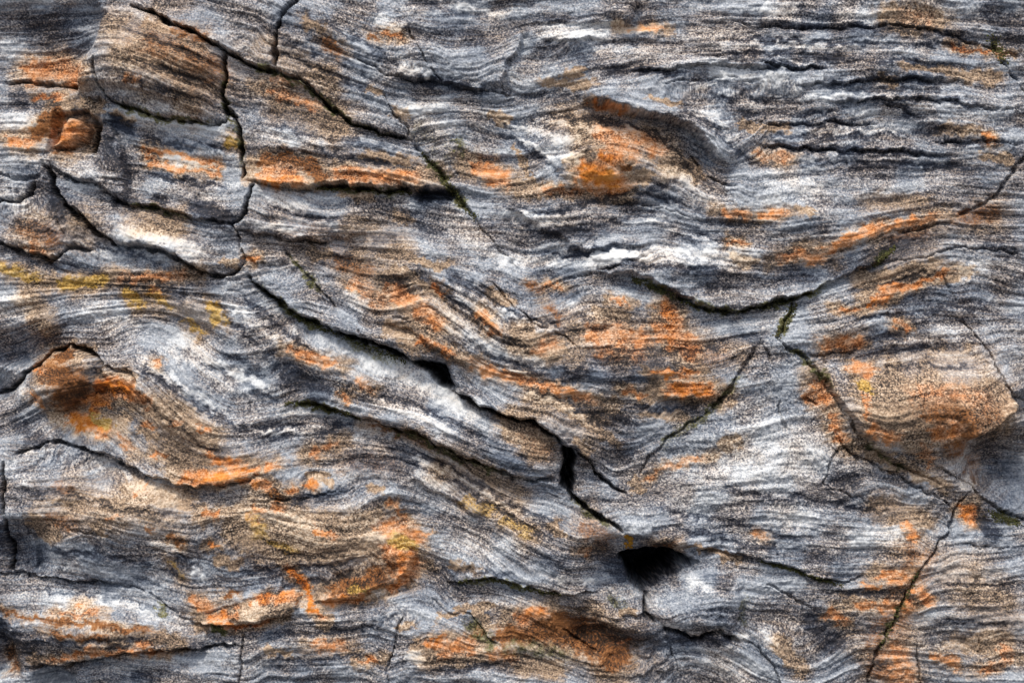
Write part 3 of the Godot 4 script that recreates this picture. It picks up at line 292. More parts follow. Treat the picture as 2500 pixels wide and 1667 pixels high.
	["G", 110, .95, 1680, 1180, 1820, 1110, 1960, 1130], ["G", 60, .8, 1560, 1210, 1800, 1260], ["G", 50, .9, 1900, 20, 2100, 30, 2350, 30], ["G", 60, .6, 1900, 450, 2000, 460], ["G", 60, .5, 2000, 400, 2250, 420], ["G", 50, .6, 1880, 880, 1930, 980], ["G", 90, .6, 2200, 960, 2360, 990], ["G", 40, .7, 1640, 1450, 1740, 1490], ["G", 50, .5, 620, 260, 760, 310], ["G", 40, .6, 1300, 300, 1450, 320], ["G", 50, .6, 60, 730, 140, 780], ["G", 50, .6, 330, 60, 480, 130], ["G", 50, .5, 880, 1120, 980, 1150], ["G", 60, .5, 2350, 1420, 2450, 1460], ["G", 40, .5, 1000, 520, 1080, 560],
	["W", 70, .30, 1700, 1170, 1850, 1100, 1950, 1120], ["W", 14, .8, 1400, 640, 1470, 634, 1530, 616, 1620, 624, 1760, 636, 1860, 640],
	["T", 80, .5, 2150, 1000, 2400, 1000], ["R", 60, .3, 2260, 990, 2400, 1010], ["T", 60, .6, 620, 1285, 780, 1310, 900, 1310], ["O", 26, 1.2, 1440, 425, 1480, 440], ["R", 26, .8, 120, 900, 200, 940, 180, 970], ["D", 16, .6, 150, 960, 230, 930], ["O", 18, 1.2, 262, 940, 310, 945], ["O", 14, 1.2, 190, 1025, 250, 1040], ["T", 40, .45, 330, 960, 480, 1050, 560, 1110], ["R", 20, .9, 800, 1452, 900, 1420, 960, 1400], ["R", 22, 1.0, 960, 1350, 1000, 1375, 985, 1400],
	["D", 4.5, .8, 300, 860, 450, 965, 560, 1035, 640, 1052], ["W", 6, .7, 320, 850, 470, 955, 580, 1025], ["D", 4.5, .7, 290, 920, 420, 1030, 520, 1100, 600, 1110], ["D", 4.5, .7, 400, 830, 520, 900, 620, 960, 720, 985], ["W", 7, .6, 420, 825, 560, 905, 680, 965], ["D", 4.5, .8, 560, 700, 640, 760, 720, 830, 800, 880], ["W", 6, .7, 540, 720, 620, 790, 700, 850], ["D", 5, .7, 500, 720, 570, 790, 640, 860], ["D", 4.5, .7, 880, 960, 1000, 985, 1120, 1030, 1240, 1100], ["W", 7, .7, 900, 975, 1020, 1010, 1140, 1070], ["D", 4.5, .7, 950, 1080, 1060, 1120, 1180, 1190, 1300, 1260, 1400, 1290], ["W", 6, .6, 960, 1095, 1080, 1150, 1200, 1220, 1320, 1290], ["D", 4.5, .7, 1000, 1130, 1120, 1180, 1240, 1260, 1380, 1330], ["D", 5, .7, 860, 1080, 920, 1075, 980, 1100, 1040, 1160],
	["D", 4.5, .75, 1000, 700, 1080, 770, 1180, 850, 1290, 905, 1420, 930], ["D", 4.5, .75, 1030, 670, 1120, 740, 1220, 820, 1330, 870], ["W", 6, .8, 1010, 720, 1100, 800, 1210, 870], ["D", 4.5, .75, 1060, 640, 1160, 710, 1260, 770, 1400, 800, 1520, 795], ["W", 7, .7, 1120, 690, 1230, 770, 1340, 800], ["D", 4.5, .75, 1210, 930, 1330, 960, 1450, 1020, 1560, 1080], ["W", 6, .7, 1250, 945, 1380, 990, 1480, 1060], ["D", 4.5, .7, 1200, 870, 1290, 900, 1450, 905, 1600, 900, 1720, 890], ["D", 4.5, .7, 1420, 850, 1560, 855, 1700, 860, 1800, 830], ["D", 5, .7, 1500, 990, 1620, 1000, 1730, 985],
	["D", 4.5, .8, 1200, 490, 1320, 520, 1430, 500, 1540, 465, 1640, 485, 1760, 540], ["D", 4.5, .75, 1230, 540, 1350, 575, 1470, 545, 1580, 520, 1680, 560, 1800, 600], ["W", 6, .6, 1210, 505, 1330, 535, 1440, 515, 1550, 480], ["D", 4.5, .75, 1240, 600, 1400, 625, 1520, 605, 1650, 625, 1800, 650], ["D", 4.5, .8, 1290, 270, 1400, 285, 1520, 295, 1620, 330, 1680, 400, 1740, 460], ["W", 7, .8, 1300, 290, 1420, 310, 1540, 318, 1610, 350], ["D", 4.5, .7, 1180, 300, 1260, 340, 1330, 390, 1400, 450], ["W", 5, .9, 1240, 330, 1300, 350, 1350, 400], ["D", 4.5, .7, 1560, 480, 1640, 440, 1720, 480], ["D", 5, .7, 1640, 250, 1740, 310, 1810, 380, 1900, 420],
	["D", 4.5, .8, 1700, 100, 1900, 95, 2100, 110, 2300, 105, 2480, 130], ["D", 4.5, .8, 1660, 140, 1850, 130, 2000, 145, 2200, 150, 2400, 160], ["D", 4.5, .7, 1700, 230, 1860, 240, 2040, 225, 2200, 218, 2420, 225], ["D", 4.5, .7, 1760, 280, 1900, 275, 2100, 270], ["D", 4.5, .8, 1800, 330, 2000, 335, 2180, 325, 2400, 310], ["D", 5, .8, 1880, 400, 2080, 395, 2280, 400, 2440, 420], ["W", 8, .5, 1700, 115, 1900, 112, 2100, 125], ["W", 8, .5, 1880, 225, 2060, 235, 2250, 230], ["W", 8, .5, 1960, 318, 2150, 316, 2300, 330], ["W", 8, .5, 1660, 205, 1780, 225, 1880, 270],
	["D", 4.5, .75, 600, 60, 700, 95, 830, 150, 930, 185], ["D", 4.5, .75, 720, 20, 820, 70, 920, 130, 990, 170], ["D", 4.5, .7, 640, 120, 740, 150, 860, 205, 930, 225], ["D", 4.5, .7, 290, 60, 400, 110, 540, 165], ["D", 4.5, .7, 270, 130, 400, 175, 540, 215], ["D", 4.5, .7, 270, 190, 400, 225, 540, 255], ["D", 4.5, .7, 600, 290, 740, 325, 900, 350, 1000, 370], ["D", 4.5, .7, 600, 360, 740, 372, 900, 395, 1030, 405], ["D", 4.5, .7, 620, 500, 760, 530, 900, 545], ["D", 4.5, .7, 130, 560, 260, 610, 400, 640], ["D", 4.5, .7, 0, 540, 100, 560, 160, 580], ["D", 4.5, .7, 300, 330, 430, 350, 570, 370], ["D", 4.5, .7, 320, 420, 450, 440, 580, 460],
	["D", 4.5, .7, 1560, 1230, 1700, 1260, 1850, 1290, 2000, 1330], ["D", 4.5, .7, 1620, 1290, 1760, 1310, 1900, 1350], ["D", 4.5, .7, 1900, 1200, 2050, 1230, 2200, 1260], ["D", 4.5, .7, 1750, 1190, 1880, 1215, 2000, 1215], ["D", 5, .7, 2280, 1420, 2400, 1425, 2500, 1430], ["D", 4.5, .7, 2270, 1520, 2380, 1515, 2500, 1530], ["D", 4.5, .7, 2000, 1440, 2100, 1450, 2180, 1450], ["D", 4.5, .75, 2050, 720, 2180, 690, 2300, 650], ["D", 4.5, .75, 2030, 780, 2160, 770, 2320, 750, 2460, 760], ["D", 4.5, .7, 2120, 900, 2250, 890, 2400, 900], ["D", 4.5, .7, 1960, 650, 2080, 640, 2200, 590, 2330, 560],
	["D", 4.5, .7, 30, 1190, 160, 1200, 320, 1240, 480, 1260], ["D", 4.5, .7, 60, 1330, 200, 1350, 340, 1370, 480, 1430], ["D", 4.5, .7, 40, 1440, 200, 1450, 330, 1470, 440, 1520], ["D", 4.5, .7, 60, 1560, 180, 1565, 300, 1550, 400, 1570], ["D", 4.5, .7, 620, 1555, 760, 1545, 900, 1530, 1000, 1480], ["D", 4.5, .7, 620, 1610, 760, 1615, 900, 1590], ["D", 4.5, .7, 1020, 1640, 1150, 1630, 1300, 1600], ["D", 4.5, .7, 1020, 1400, 1150, 1390, 1280, 1410], ["D", 5, .7, 560, 1400, 680, 1390, 800, 1380, 900, 1360], ["D", 4.5, .6, 640, 1340, 760, 1360, 880, 1350],
	["T", 90, .30, 330, 110, 470, 190], ["R", 60, .25, 380, 110, 500, 190], ["T", 50, .32, 620, 210, 760, 270, 880, 330], ["T", 40, .25, 640, 110, 800, 200], ["D", 14, .5, 20, 50, 180, 62], ["D", 12, .5, 10, 95, 220, 84], ["T", 50, .25, 80, 560, 200, 560], ["T", 40, .3, 280, 530, 480, 550],
	["T", 60, .3, 880, 660, 1060, 780], ["T", 60, .25, 1250, 800, 1500, 830, 1700, 850], ["T", 50, .22, 1250, 960, 1500, 1060], ["T", 60, .28, 150, 1230, 400, 1240], ["T", 50, .25, 420, 1080, 560, 1150], ["T", 60, .28, 640, 1290, 860, 1300], ["T", 50, .25, 1090, 1130, 1250, 1220], ["T", 60, .22, 2150, 1450, 2200, 1600], ["T", 70, .2, 2380, 1420, 2440, 1560], ["T", 50, .25, 2180, 900, 2400, 900], ["T", 40, .2, 2100, 640, 2330, 600], ["T", 40, .25, 1320, 290, 1560, 300], ["T", 30, .25, 300, 720, 560, 790], ["R", 40, .2, 660, 560, 900, 610], ["T", 40, .25, 860, 560, 980, 600],
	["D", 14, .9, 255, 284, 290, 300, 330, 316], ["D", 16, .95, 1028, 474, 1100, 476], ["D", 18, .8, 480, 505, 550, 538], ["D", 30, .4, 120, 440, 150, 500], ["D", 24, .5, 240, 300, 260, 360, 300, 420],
	["M", 6, .75, 548, 118, 600, 152, 672, 174, 765, 222, 845, 292, 940, 327, 1000, 342], ["M", 9, .8, 1030, 378, 1060, 408, 1085, 438, 1110, 475, 1150, 525], ["M", 5, .8, 255, 240, 330, 270, 400, 292, 480, 296, 545, 298], ["M", 6, .7, 550, 150, 546, 220, 555, 275, 585, 340, 592, 430], ["M", 8, .7, 620, 690, 700, 755, 760, 790, 820, 812], ["M", 7, .65, 690, 610, 760, 680, 800, 730],
	["M", 8, .75, 1640, 716, 1750, 760, 1850, 754, 1990, 714, 2060, 680], ["M", 11, .8, 1940, 745, 1918, 795, 1897, 822], ["M", 7, .7, 1910, 838, 1965, 878, 2005, 905, 2040, 960], ["M", 9, .6, 1835, 872, 1800, 922, 1740, 1005, 1660, 1054, 1590, 1118], ["M", 6, .7, 1850, 1368, 1930, 1388, 2060, 1428], ["M", 7, .7, 1080, 1430, 1200, 1416, 1280, 1440, 1400, 1458], ["M", 6, .6, 280, 487, 373, 508, 490, 542], ["M", 8, .6, 770, 460, 860, 462, 1000, 470], ["M", 7, .6, 900, 1030, 1000, 1058, 1130, 1124, 1270, 1172], ["M", 6, .6, 2225, 1432, 2200, 1482, 2150, 1592], ["M", 9, .6, 1390, 1210, 1450, 1262, 1510, 1285], ["M", 6, .6, 2110, 1070, 2190, 1134, 2240, 1158], ["M", 8, .55, 1600, 690, 1640, 715], ["M", 16, .6, 1150, 1520, 1200, 1570],
	["D", 18, .35, 1880, 620, 1960, 600], ["D", 16, .3, 1900, 520, 2030, 560], ["T", 20, .3, 2080, 500, 2300, 490],
]
# ---------------------------------------------------------------- cushions of moss in the cracks: label, spread, how many, points
const MOSS := [
	["olive moss filling the slanting crack past the rust-streaked overhang", 7, 420, 1030, 376, 1060, 406, 1085, 436, 1115, 480, 1160, 533],
	["bright green moss on the crack above the rising orange bands", 5, 200, 2135, 650, 2160, 626, 2190, 604],
	["dark moss in the forked crack above the speckled upright piece", 7, 360, 1944, 742, 1920, 790, 1897, 822],
	["olive moss along the ledge under the pale slanting slab", 5, 300, 690, 986, 740, 985, 830, 1007, 880, 1023],
	["brown-green moss in the shadow under the rust-streaked overhang", 5, 420, 770, 458, 860, 460, 1000, 467],
	["small moss cushion under the cream and orange lens", 6, 90, 515, 1538, 542, 1543],
	["moss on the dark slab beside the coarse tan rock", 10, 220, 2425, 85, 2445, 120, 2458, 150],
	["moss on the dark ledge above the pink-grey slab", 9, 200, 2425, 1255, 2500, 1280],
	["moss under the lip of the wavy dark slab", 7, 260, 1545, 676, 1600, 702, 1645, 722, 1700, 746],
	["olive moss under the long open crack's upper lip", 7, 480, 700, 760, 760, 794, 820, 815, 900, 848, 990, 882],
	["thin moss in the long slanting crack by the rust-stained wedge", 4, 260, 2243, 1395, 2225, 1432, 2200, 1482, 2175, 1540, 2150, 1590],
	["moss on the curved ledge under the slate-blue slab", 5, 260, 1120, 1424, 1200, 1417, 1280, 1440, 1370, 1456],
	["moss in the crack under the dark layered slab", 4, 200, 1850, 1370, 1930, 1390, 2000, 1414, 2060, 1430],
]
# ---------------------------------------------------------------- the blocks the joints part: a point in each, name, category, label
const BLOCKS := [
	[400, 170, "rock_block", "rock block", "rounded tan block with curved lower edge, ringed by dark open cracks"],
	[212, 175, "rock_wedge", "rock wedge", "small grey wedge of rock stuck to the rounded tan block's side, above a dark slot"],
	[90, 100, "recessed_slab", "rock slab", "recessed blue-grey slab with a soft orange patch, set back beside the rounded tan block"],
	[480, 40, "brown_slab", "rock slab", "brownish slab above the long slanting crack, ending at a short upright crack"],
	[800, 110, "mottled_slab", "rock slab", "dark mottled slab with slanting layers beside the short upright crack"],
	[760, 300, "rust_edged_slab", "rock slab", "long grey-tan slab whose overhanging lower edge is streaked bright rust"],
	[430, 360, "pale_slab", "rock slab", "pale grey slab carrying a thin closed loop of rust"],
	[50, 290, "rusty_ledge", "rock ledge", "crumbly black and rust stained ledge beside the brown stone"],
	[165, 325, "rusty_stone", "stone", "brown rusty stone wedged in a dark niche"],
	[190, 395, "dark_grey_shelf", "rock ledge", "dark grey shelf under the niche with the brown stone"],
	[20, 460, "grey_wedge", "rock wedge", "short grey wedge between two dark cracks under the rust stained ledge"],
	[320, 540, "speckled_slab", "rock slab", "slanting speckled slab with a white band along its lower crack"],
	[60, 550, "streaked_slab", "rock slab", "finely streaked grey and brown slab with a small orange spot"],
	[300, 630, "thin_wedge", "rock wedge", "thin dark wedge running above the ochre band"],
	[760, 520, "grey_slab", "rock slab", "smooth light grey slab tucked under the rust-streaked overhang"],
	[1130, 120, "blue_grey_slab", "rock slab", "blue-grey slab split by a thin black hairline crack"],
	[900, 265, "dark_triangle", "rock wedge", "dark triangular wedge above the slanting crack's mossy end"],
	[1070, 300, "white_streaked_slab", "rock slab", "white streaked slab under the long black seam"],
	[1420, 130, "banded_slab", "rock slab", "grey slab with two pale ledges and a thin orange line on its rim"],
	[1520, 20, "angular_stone", "stone", "small angular grey stone perched on a pale ledge"],
	[2050, 30, "coarse_slab", "rock slab", "coarse-grained white and tan slab above the finely banded grey slab"],
	[2480, 60, "dark_corner_slab", "rock slab", "dark slab with green moss beside the coarse tan rock"],
	[2150, 300, "fine_banded_slab", "rock slab", "wide finely banded blue-grey slab with many thin dark seams"],
	[1470, 390, "fold_nose", "rock fold", "domed fold nose with a bright orange eye under a curved overhang"],
	[1790, 330, "curved_slab", "rock slab", "pale curved slab bending down over the orange-eyed fold"],
	[1650, 580, "folded_slab", "rock slab", "wavy dark slab with a white quartz band"],
	[1180, 520, "grey_wavy_slab", "rock slab", "grey slab beside the mossy slanting crack, cut by dark wavy layers"],
	[1350, 790, "striped_fold", "rock fold", "broad striped fold in white, black and orange layers"],
	[960, 700, "tan_fold", "rock fold", "tan and brown fold crest whose layers plunge steeply"],
	[740, 745, "mossy_strip", "rock ledge", "narrow dark strip above the long open crack, edged with moss"],
	[640, 625, "knobbly_stone", "stone", "small knobbly grey stone where several cracks meet"],
	[900, 950, "white_slab", "rock slab", "pale slanting slab below the long open crack with the black hole"],
	[480, 1040, "orange_slab", "rock slab", "large slanting slab of white and peach layers with bright orange patches"],
	[165, 925, "rusty_nodule", "nodule", "rounded rusty nodule half out of the rock, orange stain below it"],
	[60, 800, "dark_hollow", "rock hollow", "dark grey hollow around the top of the rusty nodule"],
	[40, 1030, "dark_flank", "rock ledge", "dark curved flank below the hollow beside the rusty nodule"],
	[200, 1240, "grey_pink_block", "rock block", "bulging grey and pink block under the orange streaked slab"],
	[60, 1370, "black_block", "rock block", "dark recessed block at the end of the grey and pink block"],
	[900, 1120, "wavy_brown_slab", "rock slab", "wavy grey-brown slab below the bluish ledge, dotted with rust"],
	[800, 1290, "peach_slab", "rock slab", "bright peach and white slab with yellow rust streaks"],
	[650, 1485, "rust_lens", "nodule", "flat cream and orange lens of rock with a rusty rim"],
	[850, 1440, "dark_rust_lens", "nodule", "dark rusty lens of rock tapering beside the rust knob"],
	[982, 1372, "iron_nodule", "nodule", "glossy red-brown rust knob"],
	[200, 1530, "folded_layers", "rock fold", "tightly folded grey layers outlined with thin red-brown rust seams"],
	[20, 1600, "black_recess", "rock hollow", "black rust-flecked recess at the end of the tightly folded layers"],
	[330, 1640, "smooth_grey_slab", "rock slab", "plain dark grey slab under the tightly folded layers"],
	[760, 1590, "lensed_slab", "rock slab", "grey slab with long thin tan lenses under the rusty lenses"],
	[1250, 1350, "slate_blue_slab", "rock slab", "slanting slate-blue slab with white flecks above a curved mossy ledge"],
	[1130, 1580, "orange_patch_slab", "rock slab", "slab with a bold orange patch below the curved mossy ledge"],
	[1450, 1560, "rotten_rock", "rock ledge", "crumbling dark brown rock below the black cavity"],
	[1330, 1640, "green_tinged_slab", "rock slab", "pale slab filmed with olive green beside the crumbling brown rock"],
	[1560, 1400, "cavity", "rock hollow", "black angular cavity above the round grey boulder"],
	[1700, 1470, "boulder", "boulder", "round speckled grey boulder with a white quartz rim below"],
	[1530, 1475, "small_stone", "stone", "small dull stone lodged between the cavity and crumbling rock"],
	[1600, 1620, "knobbly_grey_rock", "rock ledge", "knobbly blue-grey rock beside the pale steeply layered slab"],
	[1790, 1620, "steep_slab", "rock slab", "pale slab with steep fine layers under the round grey boulder"],
	[1780, 1210, "granite_slab", "rock slab", "broad bluish white salt-and-pepper slab"],
	[1480, 1060, "bowl_slab", "rock slab", "layers bent into a bowl beside the narrow black hole"],
	[1640, 1080, "grey_triangle", "rock wedge", "grey triangle of rock beyond the brown slanting seam"],
	[1440, 1190, "hanging_wedge", "rock wedge", "rounded wedge hanging beside the narrow black hole"],
	[1280, 1090, "brown_block", "rock block", "blunt pinkish brown end of the pale slab facing the narrow black hole"],
	[2280, 1010, "rust_bulge", "rock bulge", "large smooth bulge stained orange and brown"],
	[2200, 760, "orange_banded_slab", "rock slab", "grey slab with rising orange bands and a square orange patch"],
	[2460, 790, "pinkish_slab", "rock slab", "pinkish grey slab beyond a thin upright hairline crack"],
	[2430, 1120, "shaded_hollow", "rock hollow", "shaded hollow under the large orange bulge's end"],
	[1900, 940, "speckled_column", "rock block", "speckled grey upright piece between two mossy cracks"],
	[2090, 1130, "rust_strip", "rock ledge", "long rust-coloured strip curving below the large orange bulge"],
	[1960, 1340, "dark_layered_slab", "rock slab", "dark layered slab overhanging a thin mossy crack"],
	[2000, 1520, "blue_black_slab", "rock slab", "slab with a blue-black patch and orange stains"],
	[2190, 1640, "rust_wedge", "rock wedge", "rust-stained wedge between two upright cracks"],
	[2400, 1450, "pink_grey_slab", "rock slab", "pink-grey slab beyond the long slanting crack with green moss"],
	[2440, 1250, "mossy_corner", "rock ledge", "dark mossy ledge above the pink-grey slab"],
	[2500, 500, "grey_end_slab", "rock slab", "grey slab past the upright crack at the finely banded slab's end"],
]
const PARTINGS := [-60, 40, 130, 205, 280, 345, 405, 475, 545, 615, 690, 770, 850, 930, 1010, 1080, 1150, 1225, 1300, 1380, 1455, 1530, 1620, 1720]

# working grids
var warp_x := PackedFloat32Array()
var warp_y := PackedFloat32Array()
var strat := PackedFloat32Array()
var relief := PackedFloat32Array()
var joint := PackedFloat32Array()
var field := {}
var near_d := PackedFloat32Array()
var near_side := PackedFloat32Array()
var near_t := PackedFloat32Array()
var near_stamp := PackedInt32Array()
var stamp := 0
var tables := {}
var to_srgb := PackedByteArray()
var rows := []
var bump_rows := []
var big := {}
var t_start := 0


func clock(what: String) -> void:
	print("%6.1f s  %s" % [(Time.get_ticks_msec() - t_start) / 1000.0, what])


func noise(seed_value: int, frequency: float, octaves := 1) -> FastNoiseLite:
	var n := FastNoiseLite.new()
	n.seed = seed_value
	n.noise_type = FastNoiseLite.TYPE_SIMPLEX_SMOOTH
	n.frequency = frequency
	n.fractal_type = FastNoiseLite.FRACTAL_FBM if octaves > 1 else FastNoiseLite.FRACTAL_NONE
	n.fractal_octaves = octaves
	return n


# a tile of noise, 1024 x 1024 bytes spread evenly from 0 to 255, drawn out `stretch` times along its rows
func table(n: FastNoiseLite, stretch: int) -> PackedByteArray:
	var im: Image = n.get_seamless_image(1024 / stretch, 1024, false, false, 0.12)
	im.convert(Image.FORMAT_L8)
	if stretch > 1:
		im.resize(1024, 1024, Image.INTERPOLATE_CUBIC)
	var b := im.get_data()
	var histogram := PackedInt32Array()
	histogram.resize(256)
	for i in range(0, b.size(), 7):
		histogram[b[i]] += 1
	var spread := PackedByteArray()
	spread.resize(256)
	var sum := 0
	var all := 0
	for i in 256:
		all += histogram[i]
	for i in 256:
		spread[i] = int(255.0 * (sum + histogram[i] * 0.5) / all)
		sum += histogram[i]
	for i in b.size():
		b[i] = spread[b[i]]
	return b


func spline(a: float, b: float, c: float, d: float, t: float) -> float:
	return b + 0.5 * t * (c - a + t * (2.0 * a - 5.0 * b + 4.0 * c - d + t * (3.0 * (b - c) + d - a)))


func make_strat() -> void:
	strat.resize(CW * CH)
	near_d.resize(CW * CH)
	near_side.resize(CW * CH)
	near_t.resize(CW * CH)
	near_stamp.resize(CW * CH)
	warp_x.resize(CW * CH)
	warp_y.resize(CW * CH)
	var n1 := noise(11, 1.0 / 55.0, 3)
	var n2 := noise(12, 1.0 / 55.0, 3)
	var n3 := noise(13, 1.0 / 260.0, 2)
	var lines := FOLIATION.size()
	var ys := PackedFloat32Array()
	ys.resize(lines)
	for i in CW:
		var x := X0 + (i + 0.5) * CS
		var f := clampf(x / STATION, -0.6, 10.6)
		var k := clampi(int(floor(f)), 0, 9)
		var t := f - k
		for l in lines:
			var row: Array = FOLIATION[l]
			var a: float = row[1 + maxi(k - 1, 0)]
			var b: float = row[1 + k]
			var c: float = row[2 + k]
			var d: float = row[1 + mini(k + 2, 10)]
			ys[l] = spline(a, b, c, d, t) if t >= 0.0 and t <= 1.0 else lerpf(b, c, t)
		var l := 0
		for j in CH:
			var at := j * CW + i
			var y := Y0 + (j + 0.5) * CS
			warp_x[at] = n1.get_noise_2d(x, y) * 9.0
			warp_y[at] = n2.get_noise_2d(x, y) * 9.0
			while l < lines - 2 and y > ys[l + 1]:
				l += 1
			var la: float = FOLIATION[l][0]
			var lb: float = FOLIATION[l + 1][0]
			strat[at] = la + (lb - la) * (y - ys[l]) / maxf(ys[l + 1] - ys[l], 8.0) + n3.get_noise_2d(x, y) * 12.0
	for e in LEAN:
		var cx: float = e[0]
		var cy: float = e[1]
		var rx: float = e[2] * 1.6
		var ry: float = e[3] * 1.6
		for j in range(maxi(0, int((cy - ry - Y0) / CS)), mini(CH, int((cy + ry - Y0) / CS))):
			for i in range(maxi(0, int((cx - rx - X0) / CS)), mini(CW, int((cx + rx - X0) / CS))):
				var dx := X0 + (i + 0.5) * CS - cx
				var dy := Y0 + (j + 0.5) * CS - cy
				var q := dx * dx / (rx * rx) + dy * dy / (ry * ry)
				if q < 1.0:
					strat[j * CW + i] -= e[4] * dx * (1.0 - q) * (1.0 - q)


	for e in EYES:
		var cx: float = e[0]
		var cy: float = e[1]
		var rx: float = e[2]
		var ry: float = e[3]
		var r := maxf(rx, ry)
		var turn := deg_to_rad(e[4])
		var mid: float = strat[clampi(int((cy - Y0) / CS), 0, CH - 1) * CW + clampi(int((cx - X0) / CS), 0, CW - 1)]
		for j in range(maxi(0, int((cy - r - Y0) / CS)), mini(CH, int((cy + r - Y0) / CS))):
			for i in range(maxi(0, int((cx - r - X0) / CS)), mini(CW, int((cx + r - X0) / CS))):
				var p := Vector2(X0 + (i + 0.5) * CS - cx, Y0 + (j + 0.5) * CS - cy).rotated(-turn)
				var q := sqrt(p.x * p.x / (rx * rx) + p.y * p.y / (ry * ry))
				if q < 1.0:
					var at := j * CW + i
					var w: float = e[5] * (1.0 - smoothstep(0.45, 1.0, q))
					strat[at] = lerpf(strat[at], mid + ry * (q - 0.5) * 1.1, w)


# distance from the grid points within `margin` of the line to it, the side they lie on and the place along the line
func near(points: PackedVector2Array, margin: float) -> PackedInt32Array:
	stamp += 1
	var found := PackedInt32Array()
	var total := 0.0
	for k in points.size() - 1:
		total += points[k].distance_to(points[k + 1])
	var gone := 0.0
	for k in points.size() - 1:
		var a := points[k]
		var b := points[k + 1]
		var d := b - a
		var length := d.length()
		if length < 0.01:
			continue
		var reach := margin + 8.0
		var i0 := maxi(0, int((minf(a.x, b.x) - reach - X0) / CS))
		var i1 := mini(CW, int((maxf(a.x, b.x) + reach - X0) / CS) + 1)
		var j0 := maxi(0, int((minf(a.y, b.y) - reach - Y0) / CS))
		var j1 := mini(CH, int((maxf(a.y, b.y) + reach - Y0) / CS) + 1)
		var inv := 1.0 / (length * length)
		for j in range(j0, j1):
			var y0 := Y0 + (j + 0.5) * CS - a.y
			for i in range(i0, i1):
				var at := j * CW + i
				var px := X0 + (i + 0.5) * CS - a.x + warp_x[at]
				var py := y0 + warp_y[at]
				var t := clampf((px * d.x + py * d.y) * inv, 0.0, 1.0)
				var ex := px - d.x * t
				var ey := py - d.y * t
				var dist := ex * ex + ey * ey
				if dist > margin * margin:
					continue
				if near_stamp[at] != stamp:
					near_stamp[at] = stamp
					found.append(at)
				elif dist >= near_d[at]:
					continue
				near_d[at] = dist
				near_side[at] = d.y * px - d.x * py
				near_t[at] = (gone + t * length) / total
		gone += length
	return found


func line_of(data: Array, first: int) -> PackedVector2Array:
	var p := PackedVector2Array()
	for k in range(first, data.size() - 1, 2):
		p.append(Vector2(data[k], data[k + 1]))
	return p


